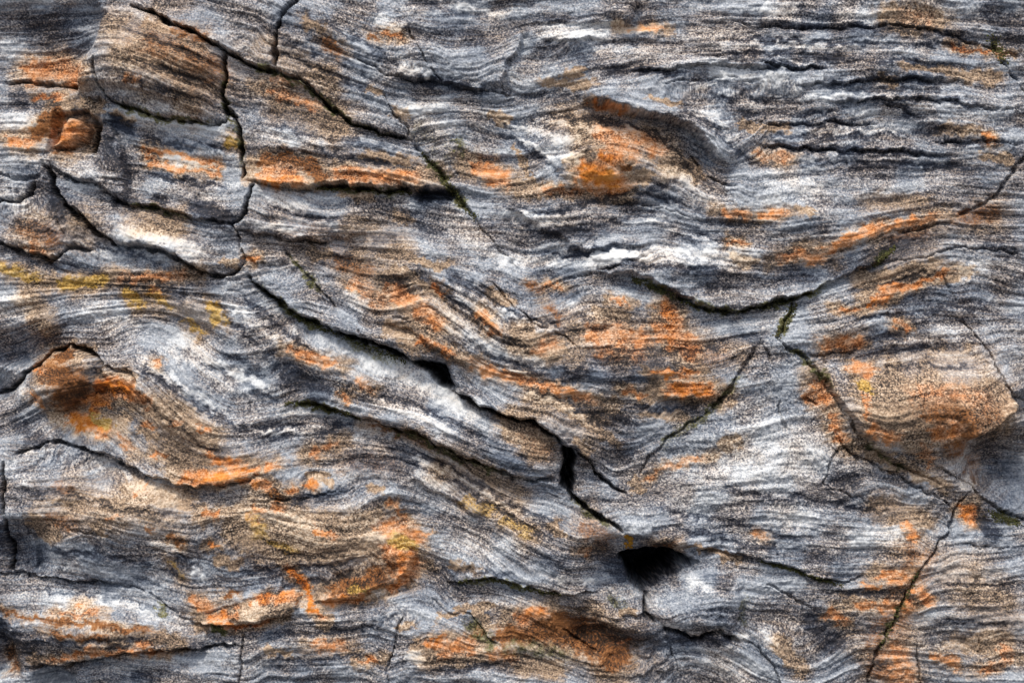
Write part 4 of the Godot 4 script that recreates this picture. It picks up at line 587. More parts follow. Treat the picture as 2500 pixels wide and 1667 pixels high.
func make_relief() -> void:
	relief.resize(CW * CH)
	joint.resize(CW * CH)
	var n1 := noise(21, 1.0 / 520.0, 3)
	var n2 := noise(22, 1.0 / 120.0, 3)
	for j in CH:
		for i in CW:
			var x := X0 + i * CS
			var y := Y0 + j * CS
			relief[j * CW + i] = n1.get_noise_2d(x, y * 1.4) * 34.0 + n2.get_noise_2d(x * 0.6, strat[j * CW + i] * 1.5) * 9.0
	for e in SWELLS:
		var cx: float = e[0]
		var cy: float = e[1]
		var turn := deg_to_rad(e[4])
		var rx: float = e[2]
		var ry: float = e[3]
		var r := maxf(rx, ry) * 1.7
		for j in range(maxi(0, int((cy - r - Y0) / CS)), mini(CH, int((cy + r - Y0) / CS))):
			for i in range(maxi(0, int((cx - r - X0) / CS)), mini(CW, int((cx + r - X0) / CS))):
				var p := Vector2(X0 + (i + 0.5) * CS - cx, Y0 + (j + 0.5) * CS - cy).rotated(-turn)
				var q := (p.x * p.x / (rx * rx) + p.y * p.y / (ry * ry)) / 2.6
				if q < 1.0:
					relief[j * CW + i] += 1.6 * e[5] * (1.0 - q) * (1.0 - q)
	for e in LEDGES:
		var p := line_of(e, 3)
		var high: float = e[1]
		var low: float = e[2]
		for at in near(p, maxf(high, low) * 2.2):
			var d := sqrt(near_d[at])
			var ends := smoothstep(0.0, 0.12, near_t[at]) * (1.0 - smoothstep(0.88, 1.0, near_t[at]))
			var up := exp(-d / high) * (1.0 - smoothstep(1.5, 2.2, d / high)) * 0.55
			var down := exp(-d / low) * (1.0 - smoothstep(1.5, 2.2, d / low)) * -0.45
			var lip: float = 3.5 + 0.09 * e[0]
			relief[at] += 1.5 * e[0] * ends * lerpf(down, up, smoothstep(-lip, lip, d if near_side[at] > 0.0 else -d))
			joint[at] = maxf(joint[at], ends * (1.0 - smoothstep(2.0, 9.0, d)) * 0.8)
	for e in SHAPES:
		var p := line_of(e, 2)
		var closed := p.duplicate()
		closed.append(p[0])
		var wide: float = e[1]
		var box := Rect2(p[0], Vector2.ZERO)
		for q in p:
			box = box.expand(q)
		stamp += 1
		near(closed, 400.0 if wide > 40.0 else 120.0)
		for j in range(maxi(0, int((box.position.y - 8 - Y0) / CS)), mini(CH, int((box.end.y + 8 - Y0) / CS))):
			for i in range(maxi(0, int((box.position.x - 8 - X0) / CS)), mini(CW, int((box.end.x + 8 - X0) / CS))):
				var at := j * CW + i
				var d := sqrt(near_d[at]) if near_stamp[at] == stamp else 100.0
				if Geometry2D.is_point_in_polygon(Vector2(X0 + (i + 0.5) * CS + warp_x[at], Y0 + (j + 0.5) * CS + warp_y[at]), p):
					var t := clampf(d / wide, 0.0, 1.0)
					relief[at] += e[0] * (sqrt(1.0 - (1.0 - t) * (1.0 - t)) if e[0] > 0.0 else smoothstep(0.0, 1.0, t))
				joint[at] = maxf(joint[at], 1.0 - smoothstep(2.0, 8.0, d))
	var n3 := noise(23, 1.0 / 45.0, 2)
	for e in CRACKS:
		var half: float = e[0] * (0.45 if e[1] < 24 else 0.58)
		for at in near(line_of(e, 2), half * 3.2):
			var d := sqrt(near_d[at])
			var x := X0 + (at % CW) * CS
			var y := Y0 + (at / CW) * CS
			var v := n3.get_noise_2d(x, y)
			var w := half * maxf(0.35, 1.0 + 0.9 * v)
			var ends := smoothstep(-0.04, 0.10, near_t[at]) * (1.0 - smoothstep(0.90, 1.04, near_t[at]))
			var cut: float = maxf(0.0, 1.0 - d / w)
			var shoulder := exp(-d * d / (half * half * 2.4))
			ends *= smoothstep(-0.55, 0.0, v + (0.5 if e[1] > 21 else 0.15))
			relief[at] -= (1.25 if e[1] > 28 else 0.8) * e[1] * ends * (0.95 * sqrt(cut) * (1.0 + 0.4 * v) + 0.10 * shoulder)
			joint[at] = maxf(joint[at], ends * (1.0 - smoothstep(2.0, 9.0, d)))


func make_marks() -> void:
	for k in ["L", "T", "O", "Y", "R", "M", "G"]:
		var f := PackedFloat32Array()
		f.resize(CW * CH)
		field[k] = f
	for e in MARKS:
		var kind: String = e[0]
		var sign_of := 1.0
		if kind == "W":
			kind = "L"
			sign_of = -1.0
		elif kind == "D":
			kind = "L"
		var f: PackedFloat32Array = field[kind]
		var half: float = e[1]
		var strength: float = e[2]
		if kind == "O" or kind == "R":
			half *= 1.15
		var along := line_of(e, 3)
		var taper := along[0].distance_to(along[-1]) > half * 5.0
		for at in near(along, half * 1.9 + 3.0):
			var d := sqrt(near_d[at])
			var v := strength * (1.0 - smoothstep(half * 0.35, half * 1.7 + 2.0, d))
			if taper:
				v *= smoothstep(-0.02, 0.22, near_t[at]) * (1.0 - smoothstep(0.78, 1.02, near_t[at]))
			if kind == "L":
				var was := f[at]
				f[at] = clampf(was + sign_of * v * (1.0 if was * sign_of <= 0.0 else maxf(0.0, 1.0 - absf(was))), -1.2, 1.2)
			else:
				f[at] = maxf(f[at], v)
		field[kind] = f
		if kind == "O" or kind == "Y" or kind == "R":
			# feldspar round a rust stain is tinged too
			var tinge: PackedFloat32Array = field["T"]
			for at in near(line_of(e, 3), half * 2.6 + 10.0):
				tinge[at] = maxf(tinge[at], 0.5 * strength * (1.0 - smoothstep(half * 0.5, half * 2.6 + 10.0, sqrt(near_d[at]))))
			field["T"] = tinge


func enlarged(f: PackedFloat32Array, w: int, h: int) -> PackedFloat32Array:
	var im := Image.create_from_data(CW, CH, false, Image.FORMAT_RF, f.to_byte_array())
	im.resize(w, h, Image.INTERPOLATE_CUBIC)
	return im.get_data().to_float32_array()


# 256 colours from the darkest grain to the palest: four given ones at 0, 1/3, 2/3 and 1
func ramp(c: Array) -> PackedFloat32Array:
	var out := PackedFloat32Array()
	for n in 256:
		var f := n / 255.0 * 3.0
		var a := mini(int(f), 2)
		for d in 3:
			out.append(lerpf(c[a * 3 + d], c[a * 3 + 3 + d], f - a))
	return out


func paint_rows(chunk: int) -> void:
	var per := 16
	var j0 := chunk * per
	var j1 := mini(TH, j0 + per)
	var out := PackedByteArray()
	out.resize((j1 - j0) * TW * 3)
	var bump := PackedByteArray()
	bump.resize((j1 - j0) * TW)
	var s_f: PackedFloat32Array = big.S
	var l_f: PackedFloat32Array = big.L
	var t_f: PackedFloat32Array = big.T
	var o_f: PackedFloat32Array = big.O
	var y_f: PackedFloat32Array = big.Y
	var r_f: PackedFloat32Array = big.R
	var m_f: PackedFloat32Array = big.M
	var g_f: PackedFloat32Array = big.G
	var grain: PackedByteArray = tables.grain
	var grain2: PackedByteArray = tables.grain2
	var fine: PackedByteArray = tables.fine
	var mid: PackedByteArray = tables.mid
	var wide: PackedByteArray = tables.wide
	var cloud: PackedByteArray = tables.cloud
	var ramp_grey := ramp([0.026, 0.032, 0.050, 0.105, 0.125, 0.165, 0.33, 0.355, 0.40, 0.74, 0.745, 0.755])
	var ramp_tan := ramp([0.034, 0.027, 0.025, 0.175, 0.123, 0.088, 0.47, 0.325, 0.215, 0.80, 0.65, 0.50])
	var ramp_peach := ramp([0.050, 0.027, 0.018, 0.23, 0.12, 0.068, 0.60, 0.335, 0.19, 0.84, 0.60, 0.44])
	var ramp_orange := ramp([0.055, 0.018, 0.007, 0.29, 0.078, 0.014, 0.66, 0.195, 0.026, 0.84, 0.34, 0.075])
	var ramp_rust := ramp([0.022, 0.013, 0.009, 0.10, 0.042, 0.018, 0.27, 0.105, 0.034, 0.46, 0.22, 0.09])
	var ramp_ochre := ramp([0.045, 0.030, 0.012, 0.22, 0.13, 0.03, 0.54, 0.32, 0.075, 0.74, 0.53, 0.22])
	var ramp_moss := ramp([0.012, 0.013, 0.006, 0.045, 0.044, 0.015, 0.12, 0.112, 0.042, 0.30, 0.28, 0.16])
	var ps := WIDE / TW
	var k := 1.0 / 255.0
	for j in range(j0, j1):
		var y := (j + 0.5) * HIGH / TH
		var line := (j - j0) * TW
		for i in TW:
			var x := (i + 0.5) * ps
			var blot := cloud[(int(y * 1.9) & 1023) * 1024 + (int(x * 1.9) & 1023)]
			var blot2 := cloud[(int(y * 0.43 + 300.0) & 1023) * 1024 + (int(x * 0.43 + 500.0) & 1023)]
			# where the traced fields are read: shaken a little, so that their outlines break up into grains
			var shake := fine[(int(y * 0.9 + 77.0) & 1023) * 1024 + (int(x * 0.8 + 211.0) & 1023)]
			var ii := clampi(i + (blot - 128) / 20 + (shake - 128) / 40, 0, TW - 1)
			var jj := clampi(j + (cloud[(int(y * 1.7 + 400.0) & 1023) * 1024 + (int(x * 1.7 + 90.0) & 1023)] - 128) / 24, 0, TH - 1)
			var at := jj * TW + ii
			var s := s_f[j * TW + i]
			var sf := int(s * 1.35 + 4096.0) & 1023
			var u1 := int(x)
			var f1 := (fine[sf * 1024 + (u1 & 1023)]) * k - 0.5
			var f2 := (mid[(int(s * 0.9 + 4096.0) & 1023) * 1024 + (int(x * 0.8 + 130.0) & 1023)]) * k - 0.5
			var f3 := (wide[(int(s * 0.62 + 4096.0) & 1023) * 1024 + (int(x * 0.5 + 700.0) & 1023)]) * k - 0.5
			var g := grain[(int(s * 0.7 + y * 0.6 + 4096.0) & 1023) * 1024 + (int(x * 0.92) & 1023)] * k
			var g2 := grain2[(int(y * 0.83) & 1023) * 1024 + (int(x * 0.7 + 333.0) & 1023)] * k
			var b2 := blot2 * k - 0.5
			var l := l_f[at]
			var tan_v := t_f[at]
			var o := o_f[at]
			var yl := y_f[at]
			var r := r_f[at]
			var m := m_f[at]
			var even := 1.0 - 0.75 * g_f[at]
			f1 *= even
			f2 *= even
			f3 *= even
			# how pale the grain is: bands, thin mica seams, then the grains themselves
			var bands := clampf(f3 * 2.6, -0.5, 0.5)
			var beds := clampf(f2 * 2.4, -0.5, 0.5)
			var seam := clampf(1.0 - absf(f2) * 18.0, 0.0, 1.0) * clampf(0.35 + f3 * 1.8 + b2, 0.0, 1.0) + 0.4 * clampf(1.0 - absf(f1 - 0.25) * 11.0, 0.0, 1.0) * clampf(0.2 - f3 * 1.2 + b2, 0.0, 1.0)
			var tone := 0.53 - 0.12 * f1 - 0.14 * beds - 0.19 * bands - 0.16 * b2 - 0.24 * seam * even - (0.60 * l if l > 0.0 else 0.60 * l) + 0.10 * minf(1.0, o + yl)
			var coarse := 0.95 + 0.7 * b2 + 0.3 * bands + 0.35 * (1.0 - even)
			var v := tone + coarse * ((g - 0.5) * 0.52 + (g2 - 0.5) * 0.32)
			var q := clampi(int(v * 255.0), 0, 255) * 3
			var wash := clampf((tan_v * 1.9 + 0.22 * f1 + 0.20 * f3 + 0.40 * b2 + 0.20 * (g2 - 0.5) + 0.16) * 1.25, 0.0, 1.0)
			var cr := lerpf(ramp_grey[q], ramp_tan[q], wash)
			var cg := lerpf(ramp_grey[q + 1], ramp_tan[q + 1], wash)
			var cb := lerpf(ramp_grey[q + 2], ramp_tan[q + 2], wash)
			if r > 0.02:
				var w := clampf((r * 1.25 + 0.22 * f1 + 0.3 * (g2 - 0.5) + 0.30 * (blot * k - 0.5) - 0.06) * 1.3, 0.0, 1.0) * minf(1.0, r * 2.5)
				cr = lerpf(cr, ramp_rust[q], w)
				cg = lerpf(cg, ramp_rust[q + 1], w)
				cb = lerpf(cb, ramp_rust[q + 2], w)
			if o > 0.02:
				var w := clampf((o * 1.4 + 0.18 * f1 + 0.12 * f2 + 0.3 * (g2 - 0.5) + 0.36 * (blot * k - 0.5) - 0.06) * 1.35, 0.0, 1.0) * minf(1.0, o * 2.5)
				var deep := clampf((o - 0.35) * 1.2 + 0.5 * (blot * k - 0.5) + 0.25 * f1, 0.0, 1.0)
				cr = lerpf(cr, lerpf(ramp_peach[q], ramp_orange[q], deep), w)
				cg = lerpf(cg, lerpf(ramp_peach[q + 1], ramp_orange[q + 1], deep), w)
				cb = lerpf(cb, lerpf(ramp_peach[q + 2], ramp_orange[q + 2], deep), w)
			if yl > 0.02:
				var w := clampf((yl * 1.2 + 0.3 * f1 + 0.4 * (g2 - 0.5) - 0.15) * 1.4, 0.0, 1.0) * minf(1.0, yl * 2.0)
				cr = lerpf(cr, ramp_ochre[q], w)
				cg = lerpf(cg, ramp_ochre[q + 1], w)
				cb = lerpf(cb, ramp_ochre[q + 2], w)
			if m > 0.02:
				var w := clampf((m * 1.1 + 0.5 * (g2 - 0.5) + 0.4 * (blot * k - 0.5) - 0.18) * 1.6, 0.0, 1.0) * minf(1.0, m * 1.8)
				cr = lerpf(cr, ramp_moss[q], w)
				cg = lerpf(cg, ramp_moss[q + 1], w)
				cb = lerpf(cb, ramp_moss[q + 2], w)
			var o3 := (line + i) * 3
			out[o3] = to_srgb[int(cr * 1023.0)]
			out[o3 + 1] = to_srgb[int(cg * 1023.0)]
			out[o3 + 2] = to_srgb[int(cb * 1023.0)]
			bump[line + i] = int(clampf(110.0 + (v - 0.5) * 110.0 - seam * 50.0, 0.0, 255.0))
	rows[chunk] = out
	bump_rows[chunk] = bump


func rock_material() -> StandardMaterial3D:
	to_srgb.resize(1024)
	for i in 1024:
		var v := i / 1023.0
		to_srgb[i] = int(255.0 * (12.92 * v if v < 0.0031308 else 1.055 * pow(v, 1.0 / 2.4) - 0.055) + 0.5)
	var cell := FastNoiseLite.new()
	cell.seed = 31
	cell.noise_type = FastNoiseLite.TYPE_CELLULAR
	cell.cellular_return_type = FastNoiseLite.RETURN_CELL_VALUE
	cell.frequency = 1.0 / 3.0
	cell.fractal_type = FastNoiseLite.FRACTAL_NONE
	tables.grain = table(cell, 1)
	tables.grain2 = table(noise(32, 1.0 / 4.0, 2), 1)
	tables.fine = table(noise(33, 1.0 / 7.0, 3), 16)
	tables.mid = table(noise(34, 1.0 / 17.0, 3), 16)
	tables.wide = table(noise(35, 1.0 / 42.0, 3), 8)
	tables.cloud = table(noise(36, 1.0 / 60.0, 4), 1)
	big.S = enlarged(strat, TW, TH)
	for key in field:
		big[key] = enlarged(field[key], TW, TH)
	clock("tables")
	var chunks := ceili(TH / 16.0)
	rows.resize(chunks)
	bump_rows.resize(chunks)
	var task := WorkerThreadPool.add_group_task(paint_rows, chunks)
	WorkerThreadPool.wait_for_group_task_completion(task)
	var all := PackedByteArray()
	var bump := PackedByteArray()
	for c in chunks:
		all.append_array(rows[c])
		bump.append_array(bump_rows[c])
	rows.clear()
	bump_rows.clear()
	var m := StandardMaterial3D.new()
	m.resource_name = "gneiss"
	m.albedo_texture = ImageTexture.create_from_image(Image.create_from_data(TW, TH, false, Image.FORMAT_RGB8, all))
	m.roughness = 0.82
	m.metallic_specular = 0.35
	m.heightmap_enabled = true
	m.heightmap_texture = ImageTexture.create_from_image(Image.create_from_data(TW, TH, false, Image.FORMAT_L8, bump))
	m.heightmap_scale = 0.07
	return m


var height := PackedFloat32Array()
var normals := PackedVector3Array()
var label_of := PackedInt32Array()


func make_surface() -> void:
	height = relief.duplicate()
	var s := strat
	var light: PackedFloat32Array = field.L
	var mid: PackedByteArray = tables.mid
	var fine: PackedByteArray = tables.fine
	var wide: PackedByteArray = tables.wide
	var cloud: PackedByteArray = tables.cloud
	var grain2: PackedByteArray = tables.grain2
	var st := WIDE / MW
	for j in MH:
		var y := (j + 0.5) * st
		for i in MW:
			var x := (i + 0.5) * st
			var at := j * MW + i
			var sv := s[at]
			var f1 := fine[(int(sv * 1.35 + 4096.0) & 1023) * 1024 + (int(x) & 1023)]
			var f2 := mid[(int(sv * 0.9 + 4096.0) & 1023) * 1024 + (int(x * 0.8 + 130.0) & 1023)]
			var f3 := wide[(int(sv * 0.62 + 4096.0) & 1023) * 1024 + (int(x * 0.5 + 700.0) & 1023)]
			var c := cloud[(int(y * 2.4) & 1023) * 1024 + (int(x * 2.4) & 1023)]
			var g := grain2[(int(y * 0.5) & 1023) * 1024 + (int(x * 0.5) & 1023)]
			# mica layers weather back, quartz stands out
			height[at] = (height[at] - 12.0 - (f1 - 128) * 0.007 - (f2 - 128) * 0.014 - (f3 - 128) * 0.032 + (c - 128) * 0.014 + (g - 128) * 0.005 - light[at] * 2.5) * 0.001
	normals.resize(MW * MH)
	var d := 2.0 * st * 0.001
	for j in MH:
		for i in MW:
			var dx := height[j * MW + mini(i + 1, MW - 1)] - height[j * MW + maxi(i - 1, 0)]
			var dy := height[mini(j + 1, MH - 1) * MW + i] - height[maxi(j - 1, 0) * MW + i]
			normals[j * MW + i] = Vector3(-dx, dy, d).normalized()


# every cell goes to the block whose seed reaches it first; crossing a joint is slow
func part_blocks() -> void:
	var jn := enlarged(joint, LW, LH)
	label_of.resize(LW * LH)
	label_of.fill(-1)
	var best := PackedInt32Array()
	best.resize(LW * LH)
	best.fill(1 << 30)
	var rough := noise(41, 1.0 / 9.0, 2)
	var cost := PackedInt32Array()
	cost.resize(LW * LH)
	for at in LW * LH:
		cost[at] = 3 + int(90.0 * clampf(jn[at], 0.0, 1.0)) + int(3.0 * (1.0 + rough.get_noise_2d(at % LW, at / LW)))
	var buckets := []
	for i in 9000:
		buckets.append([])
	for b in BLOCKS.size():
		var i := clampi(int((BLOCKS[b][0] - X0) / 5.6), 0, LW - 1)
		var j := clampi(int((BLOCKS[b][1] - Y0) / 5.6), 0, LH - 1)
		best[j * LW + i] = 0
		label_of[j * LW + i] = b
		buckets[0].append(j * LW + i)
	for c in 8800:
		var now: Array = buckets[c]
		var k := 0
		while k < now.size():
			var at: int = now[k]
			k += 1
			if best[at] != c:
				continue
			var i := at % LW
			for q in 4:
				var to := at
				if q == 0:
					if i == 0: continue
					to = at - 1
				elif q == 1:
					if i == LW - 1: continue
					to = at + 1
				elif q == 2:
					if at < LW: continue
					to = at - LW
				else:
					if at >= LW * (LH - 1): continue
					to = at + LW
				var n := c + cost[to]
				if n < best[to]:
					best[to] = n
					label_of[to] = label_of[at]
					buckets[n].append(to)


# the blocks have slipped a little along the joints, so that the layers do not run on across them
func shift_layers() -> void:
	var im := Image.create_from_data(CW, CH, false, Image.FORMAT_RF, joint.to_byte_array())
	im.resize(50, 34, Image.INTERPOLATE_LANCZOS)
	im.resize(CW, CH, Image.INTERPOLATE_CUBIC)
	var open := im.get_data().to_float32_array()
	var rng := RandomNumberGenerator.new()
	rng.seed = 77
	var slip := PackedFloat32Array()
	for b in BLOCKS.size():
		slip.append(rng.randf_range(-34.0, 34.0))
	for j in CH:
		for i in CW:
			var b := label_of[mini(j / 2, LH - 1) * LW + mini(i / 2, LW - 1)]
			if b >= 0:
				strat[j * CW + i] += slip[b] * clampf(open[j * CW + i] * 5.0, 0.0, 1.0)


# the layers of each block, parted along the foliation; slivers go to their neighbour
func part_layers() -> Array:
	var im := Image.create_from_data(CW, CH, false, Image.FORMAT_RF, strat.to_byte_array())
	im.resize(LW, LH, Image.INTERPOLATE_BILINEAR)
	var s := im.get_data().to_float32_array()
	var key := PackedInt32Array()
	key.resize(LW * LH)
	for at in LW * LH:
		key[at] = label_of[at] * 64 + PARTINGS.bsearch(int(s[at]))
	var piece := PackedInt32Array()
	var cells := []
	for turn in 6:
		piece.resize(LW * LH)
		piece.fill(-1)
		cells = []
		for start in LW * LH:
			if piece[start] >= 0:
				continue
			var id := cells.size()
			var mine := PackedInt32Array([start])
			piece[start] = id
			var k := 0
			var want := key[start]
			while k < mine.size():
				var at := mine[k]
				k += 1
				var i := at % LW
				if i > 0 and piece[at - 1] < 0 and key[at - 1] == want:
					piece[at - 1] = id
					mine.append(at - 1)
				if i < LW - 1 and piece[at + 1] < 0 and key[at + 1] == want:
					piece[at + 1] = id
					mine.append(at + 1)
				if at >= LW and piece[at - LW] < 0 and key[at - LW] == want:
					piece[at - LW] = id
					mine.append(at - LW)
				if at < LW * (LH - 1) and piece[at + LW] < 0 and key[at + LW] == want:
					piece[at + LW] = id
					mine.append(at + LW)
			cells.append(mine)
		var small := 0
		for id in cells.size():
			var mine: PackedInt32Array = cells[id]
			if mine.size() > (120 if turn > 1 else 40):
				continue
			var touch := {}
			for at in mine:
				var i := at % LW
				for to in [at - 1 if i > 0 else at, at + 1 if i < LW - 1 else at, at - LW if at >= LW else at, at + LW if at < LW * (LH - 1) else at]:
					if piece[to] != id:
						var kk := key[to]
						# rather into the same block; a stray speck of a block goes to the block round it
						if kk / 64 == key[at] / 64:
							touch[kk] = touch.get(kk, 0) + 1000
						elif mine.size() < 30:
							touch[kk] = touch.get(kk, 0) + 1
			var most := 0
			var into := -1
			for kk in touch:
				if touch[kk] > most:
					most = touch[kk]
					into = kk
			if into >= 0:
				small += 1
				for at in mine:
					key[at] = into
		if small == 0:
			break
	var out := []
	for mine in cells:
		out.append([key[mine[0]] / 64, mine])
	return out


var used_stamp := PackedInt32Array()
var used_at := PackedInt32Array()


func layer_mesh(mine: PackedInt32Array, id: int, inside: PackedInt32Array, origin: Vector3) -> ArrayMesh:
	var v := PackedVector3Array()
	var n := PackedVector3Array()
	var uv := PackedVector2Array()
	var idx := PackedInt32Array()
	var st := WIDE / MW
	for at in mine:
		inside[at] = id
	for at in mine:
		var i0 := (at % LW) * 2
		var j0 := (at / LW) * 2
		for q in 4:
			var i := i0 + (q & 1)
			var j := j0 + (q >> 1)
			if i >= MW - 1 or j >= MH - 1:
				continue
			var c := [0, 0, 0, 0]
			for w in 4:
				var mi := i + (w & 1)
				var mj := j + (w >> 1)
				var m := mj * MW + mi
				if used_stamp[m] != id:
					used_stamp[m] = id
					used_at[m] = v.size()
					var x := (mi + 0.5) * st
					var y := (mj + 0.5) * HIGH / MH
					v.append(Vector3((X0 + x - 1250.0) * 0.001, (833.5 - Y0 - y) * 0.001, height[m]) - origin)
					n.append(normals[m])
					uv.append(Vector2(x / WIDE, y / HIGH))
				c[w] = used_at[m]
			idx.append_array([c[0], c[1], c[3], c[0], c[3], c[2]])
	# the sides of the layer, going back into the rock
	for at in mine:
		var i0 := (at % LW) * 2
		var j0 := (at / LW) * 2
		var i := at % LW
		for side in 4:
			var to := -1
			if side == 0 and i > 0: to = at - 1
			elif side == 1 and i < LW - 1: to = at + 1
			elif side == 2 and at >= LW: to = at - LW
			elif side == 3 and at < LW * (LH - 1): to = at + LW
			if to >= 0 and inside[to] == id:
				continue
			for h in 2:
				var a := Vector2i(i0, j0 + h)
				var b := Vector2i(i0, j0 + h + 1)
				if side == 1:
					a = Vector2i(i0 + 2, j0 + h + 1)
					b = Vector2i(i0 + 2, j0 + h)
				elif side == 2:
					a = Vector2i(i0 + h + 1, j0)
					b = Vector2i(i0 + h, j0)
				elif side == 3:
					a = Vector2i(i0 + h, j0 + 2)
					b = Vector2i(i0 + h + 1, j0 + 2)
				a = a.min(Vector2i(MW - 1, MH - 1))
				b = b.min(Vector2i(MW - 1, MH - 1))
				var ma := a.y * MW + a.x
				var mb := b.y * MW + b.x
				if a == b or used_stamp[ma] != id or used_stamp[mb] != id:
					continue
				var out := Vector3(-1, 0, 0) if side == 0 else Vector3(1, 0, 0) if side == 1 else Vector3(0, 1, 0) if side == 2 else Vector3(0, -1, 0)
				var base := v.size()
				for m in [ma, mb]:
					var p := v[used_at[m]]
					var t := uv[used_at[m]]
					v.append(p)
					v.append(Vector3(p.x, p.y, p.z - 0.09) - out * 0.006)
					for w in 2:
						n.append(out)
						uv.append(t)
				idx.append_array([base, base + 2, base + 3, base, base + 3, base + 1])
	var arrays := []
	arrays.resize(Mesh.ARRAY_MAX)
	arrays[Mesh.ARRAY_VERTEX] = v
	arrays[Mesh.ARRAY_NORMAL] = n
	arrays[Mesh.ARRAY_TEX_UV] = uv
	arrays[Mesh.ARRAY_INDEX] = idx
	var mesh := ArrayMesh.new()
	mesh.add_surface_from_arrays(Mesh.PRIMITIVE_TRIANGLES, arrays)
	return mesh


# a layer is called after the mineral or stain that shows most in it
func look_of(mine: PackedInt32Array) -> String:
	var sum := {"L": 0.0, "T": 0.0, "O": 0.0, "R": 0.0, "Y": 0.0, "M": 0.0}
	for at in mine:
		var c := mini((at / LW) * 2, CH - 1) * CW + mini((at % LW) * 2, CW - 1)
		for k in sum:
			sum[k] += field[k][c]
	for k in sum:
		sum[k] /= mine.size()
	if sum.O + sum.R > 0.28:
		return "rusty_layer"
	if sum.M > 0.22:
		return "mossy_layer"
	if sum.Y > 0.2:
		return "ochre_layer"
	if sum.L < -0.12:
		return "pale_layer"
	if sum.L > 0.14:
		return "dark_layer"
	return "tan_layer" if sum.T > 0.24 else "grey_layer"


func build_blocks(rock: Material) -> void:
	var pieces := part_layers()
	clock("layers: %d" % pieces.size())
	used_stamp.resize(MW * MH)
	used_stamp.fill(-1)
	used_at.resize(MW * MH)
	var inside := PackedInt32Array()
	inside.resize(LW * LH)
	inside.fill(-1)
	var roots := {}
	var id := 0
	for b in BLOCKS.size():
		var e: Array = BLOCKS[b]
		var o := Node3D.new()
		o.name = e[2]
		o.set_meta("label", e[4])
		o.set_meta("category", e[3])
		o.set_meta("kind", "thing")
		o.set_meta("group", "blocks of the rock face")
		o.position = Vector3((e[0] - 1250.0) * 0.001, (833.5 - e[1]) * 0.001, 0.0)
		roots[b] = o
	for p in pieces:
		var b: int = p[0]
		var o: Node3D = roots[b]
		if o.get_parent() == null:
			add_child(o)
		var mi := MeshInstance3D.new()
		mi.name = look_of(p[1])
		mi.mesh = layer_mesh(p[1], id, inside, o.position)
		mi.material_override = null
		mi.set_surface_override_material(0, rock)
		o.add_child(mi, true)
		id += 1
	for b in roots:
		if roots[b].get_parent() == null:
			print("no room for ", BLOCKS[b][2])


func height_at(x: float, y: float) -> float:
	return height[clampi(int((y - Y0) / HIGH * MH), 0, MH - 1) * MW + clampi(int((x - X0) / WIDE * MW), 0, MW - 1)]


func on_face(x: float, y: float, out := 0.0) -> Vector3:
	return Vector3((x - 1250.0) * 0.001, (833.5 - y) * 0.001, height_at(x, y) + out)


func plain(called: String, c: Color, rough: float) -> StandardMaterial3D:
	var m := StandardMaterial3D.new()
	m.resource_name = called
	m.albedo_color = c.linear_to_srgb()
	m.roughness = rough
	return m


func build_moss() -> void:
	var cushion := SphereMesh.new()
	cushion.radius = 1.0
	cushion.height = 2.0
	cushion.radial_segments = 7
	cushion.rings = 3
	var m := plain("moss", Color(1, 1, 1), 0.95)
	m.vertex_color_use_as_albedo = true
	cushion.material = m
	var rng := RandomNumberGenerator.new()
	rng.seed = 5
	for e in MOSS:
		var p := line_of(e, 3)
		var total := 0.0
		for k in p.size() - 1:
			total += p[k].distance_to(p[k + 1])
		var mm := MultiMesh.new()
		mm.transform_format = MultiMesh.TRANSFORM_3D
		mm.use_colors = true
		mm.mesh = cushion
		mm.instance_count = e[2]
		for n in int(e[2]):
			var want := rng.randf() * total
			var q := p[0]
			for k in p.size() - 1:
				var d := p[k].distance_to(p[k + 1])
				if want <= d:
					q = p[k].lerp(p[k + 1], want / d)
					break
				want -= d
			q += Vector2(rng.randfn(), rng.randfn()) * float(e[1]) * 0.6
			var r := rng.randf_range(0.0008, 0.0022)
			var b := Basis.from_euler(Vector3(rng.randf() * TAU, rng.randf() * TAU, 0)).scaled(Vector3(r * rng.randf_range(0.7, 1.6), r * rng.randf_range(0.7, 1.6), r))
			mm.set_instance_transform(n, Transform3D(b, on_face(q.x, q.y, r * 0.3)))
			var v := rng.randf_range(0.55, 1.25)
			mm.set_instance_color(n, Color(0.075 * v, 0.070 * v * rng.randf_range(0.85, 1.2), 0.018 * v))
		var o := MultiMeshInstance3D.new()
		o.name = "moss"
		o.multimesh = mm
		o.set_meta("label", e[0])
		o.set_meta("category", "moss")
		o.set_meta("kind", "stuff")
		o.set_meta("group", "moss in the cracks")
		add_child(o, true)


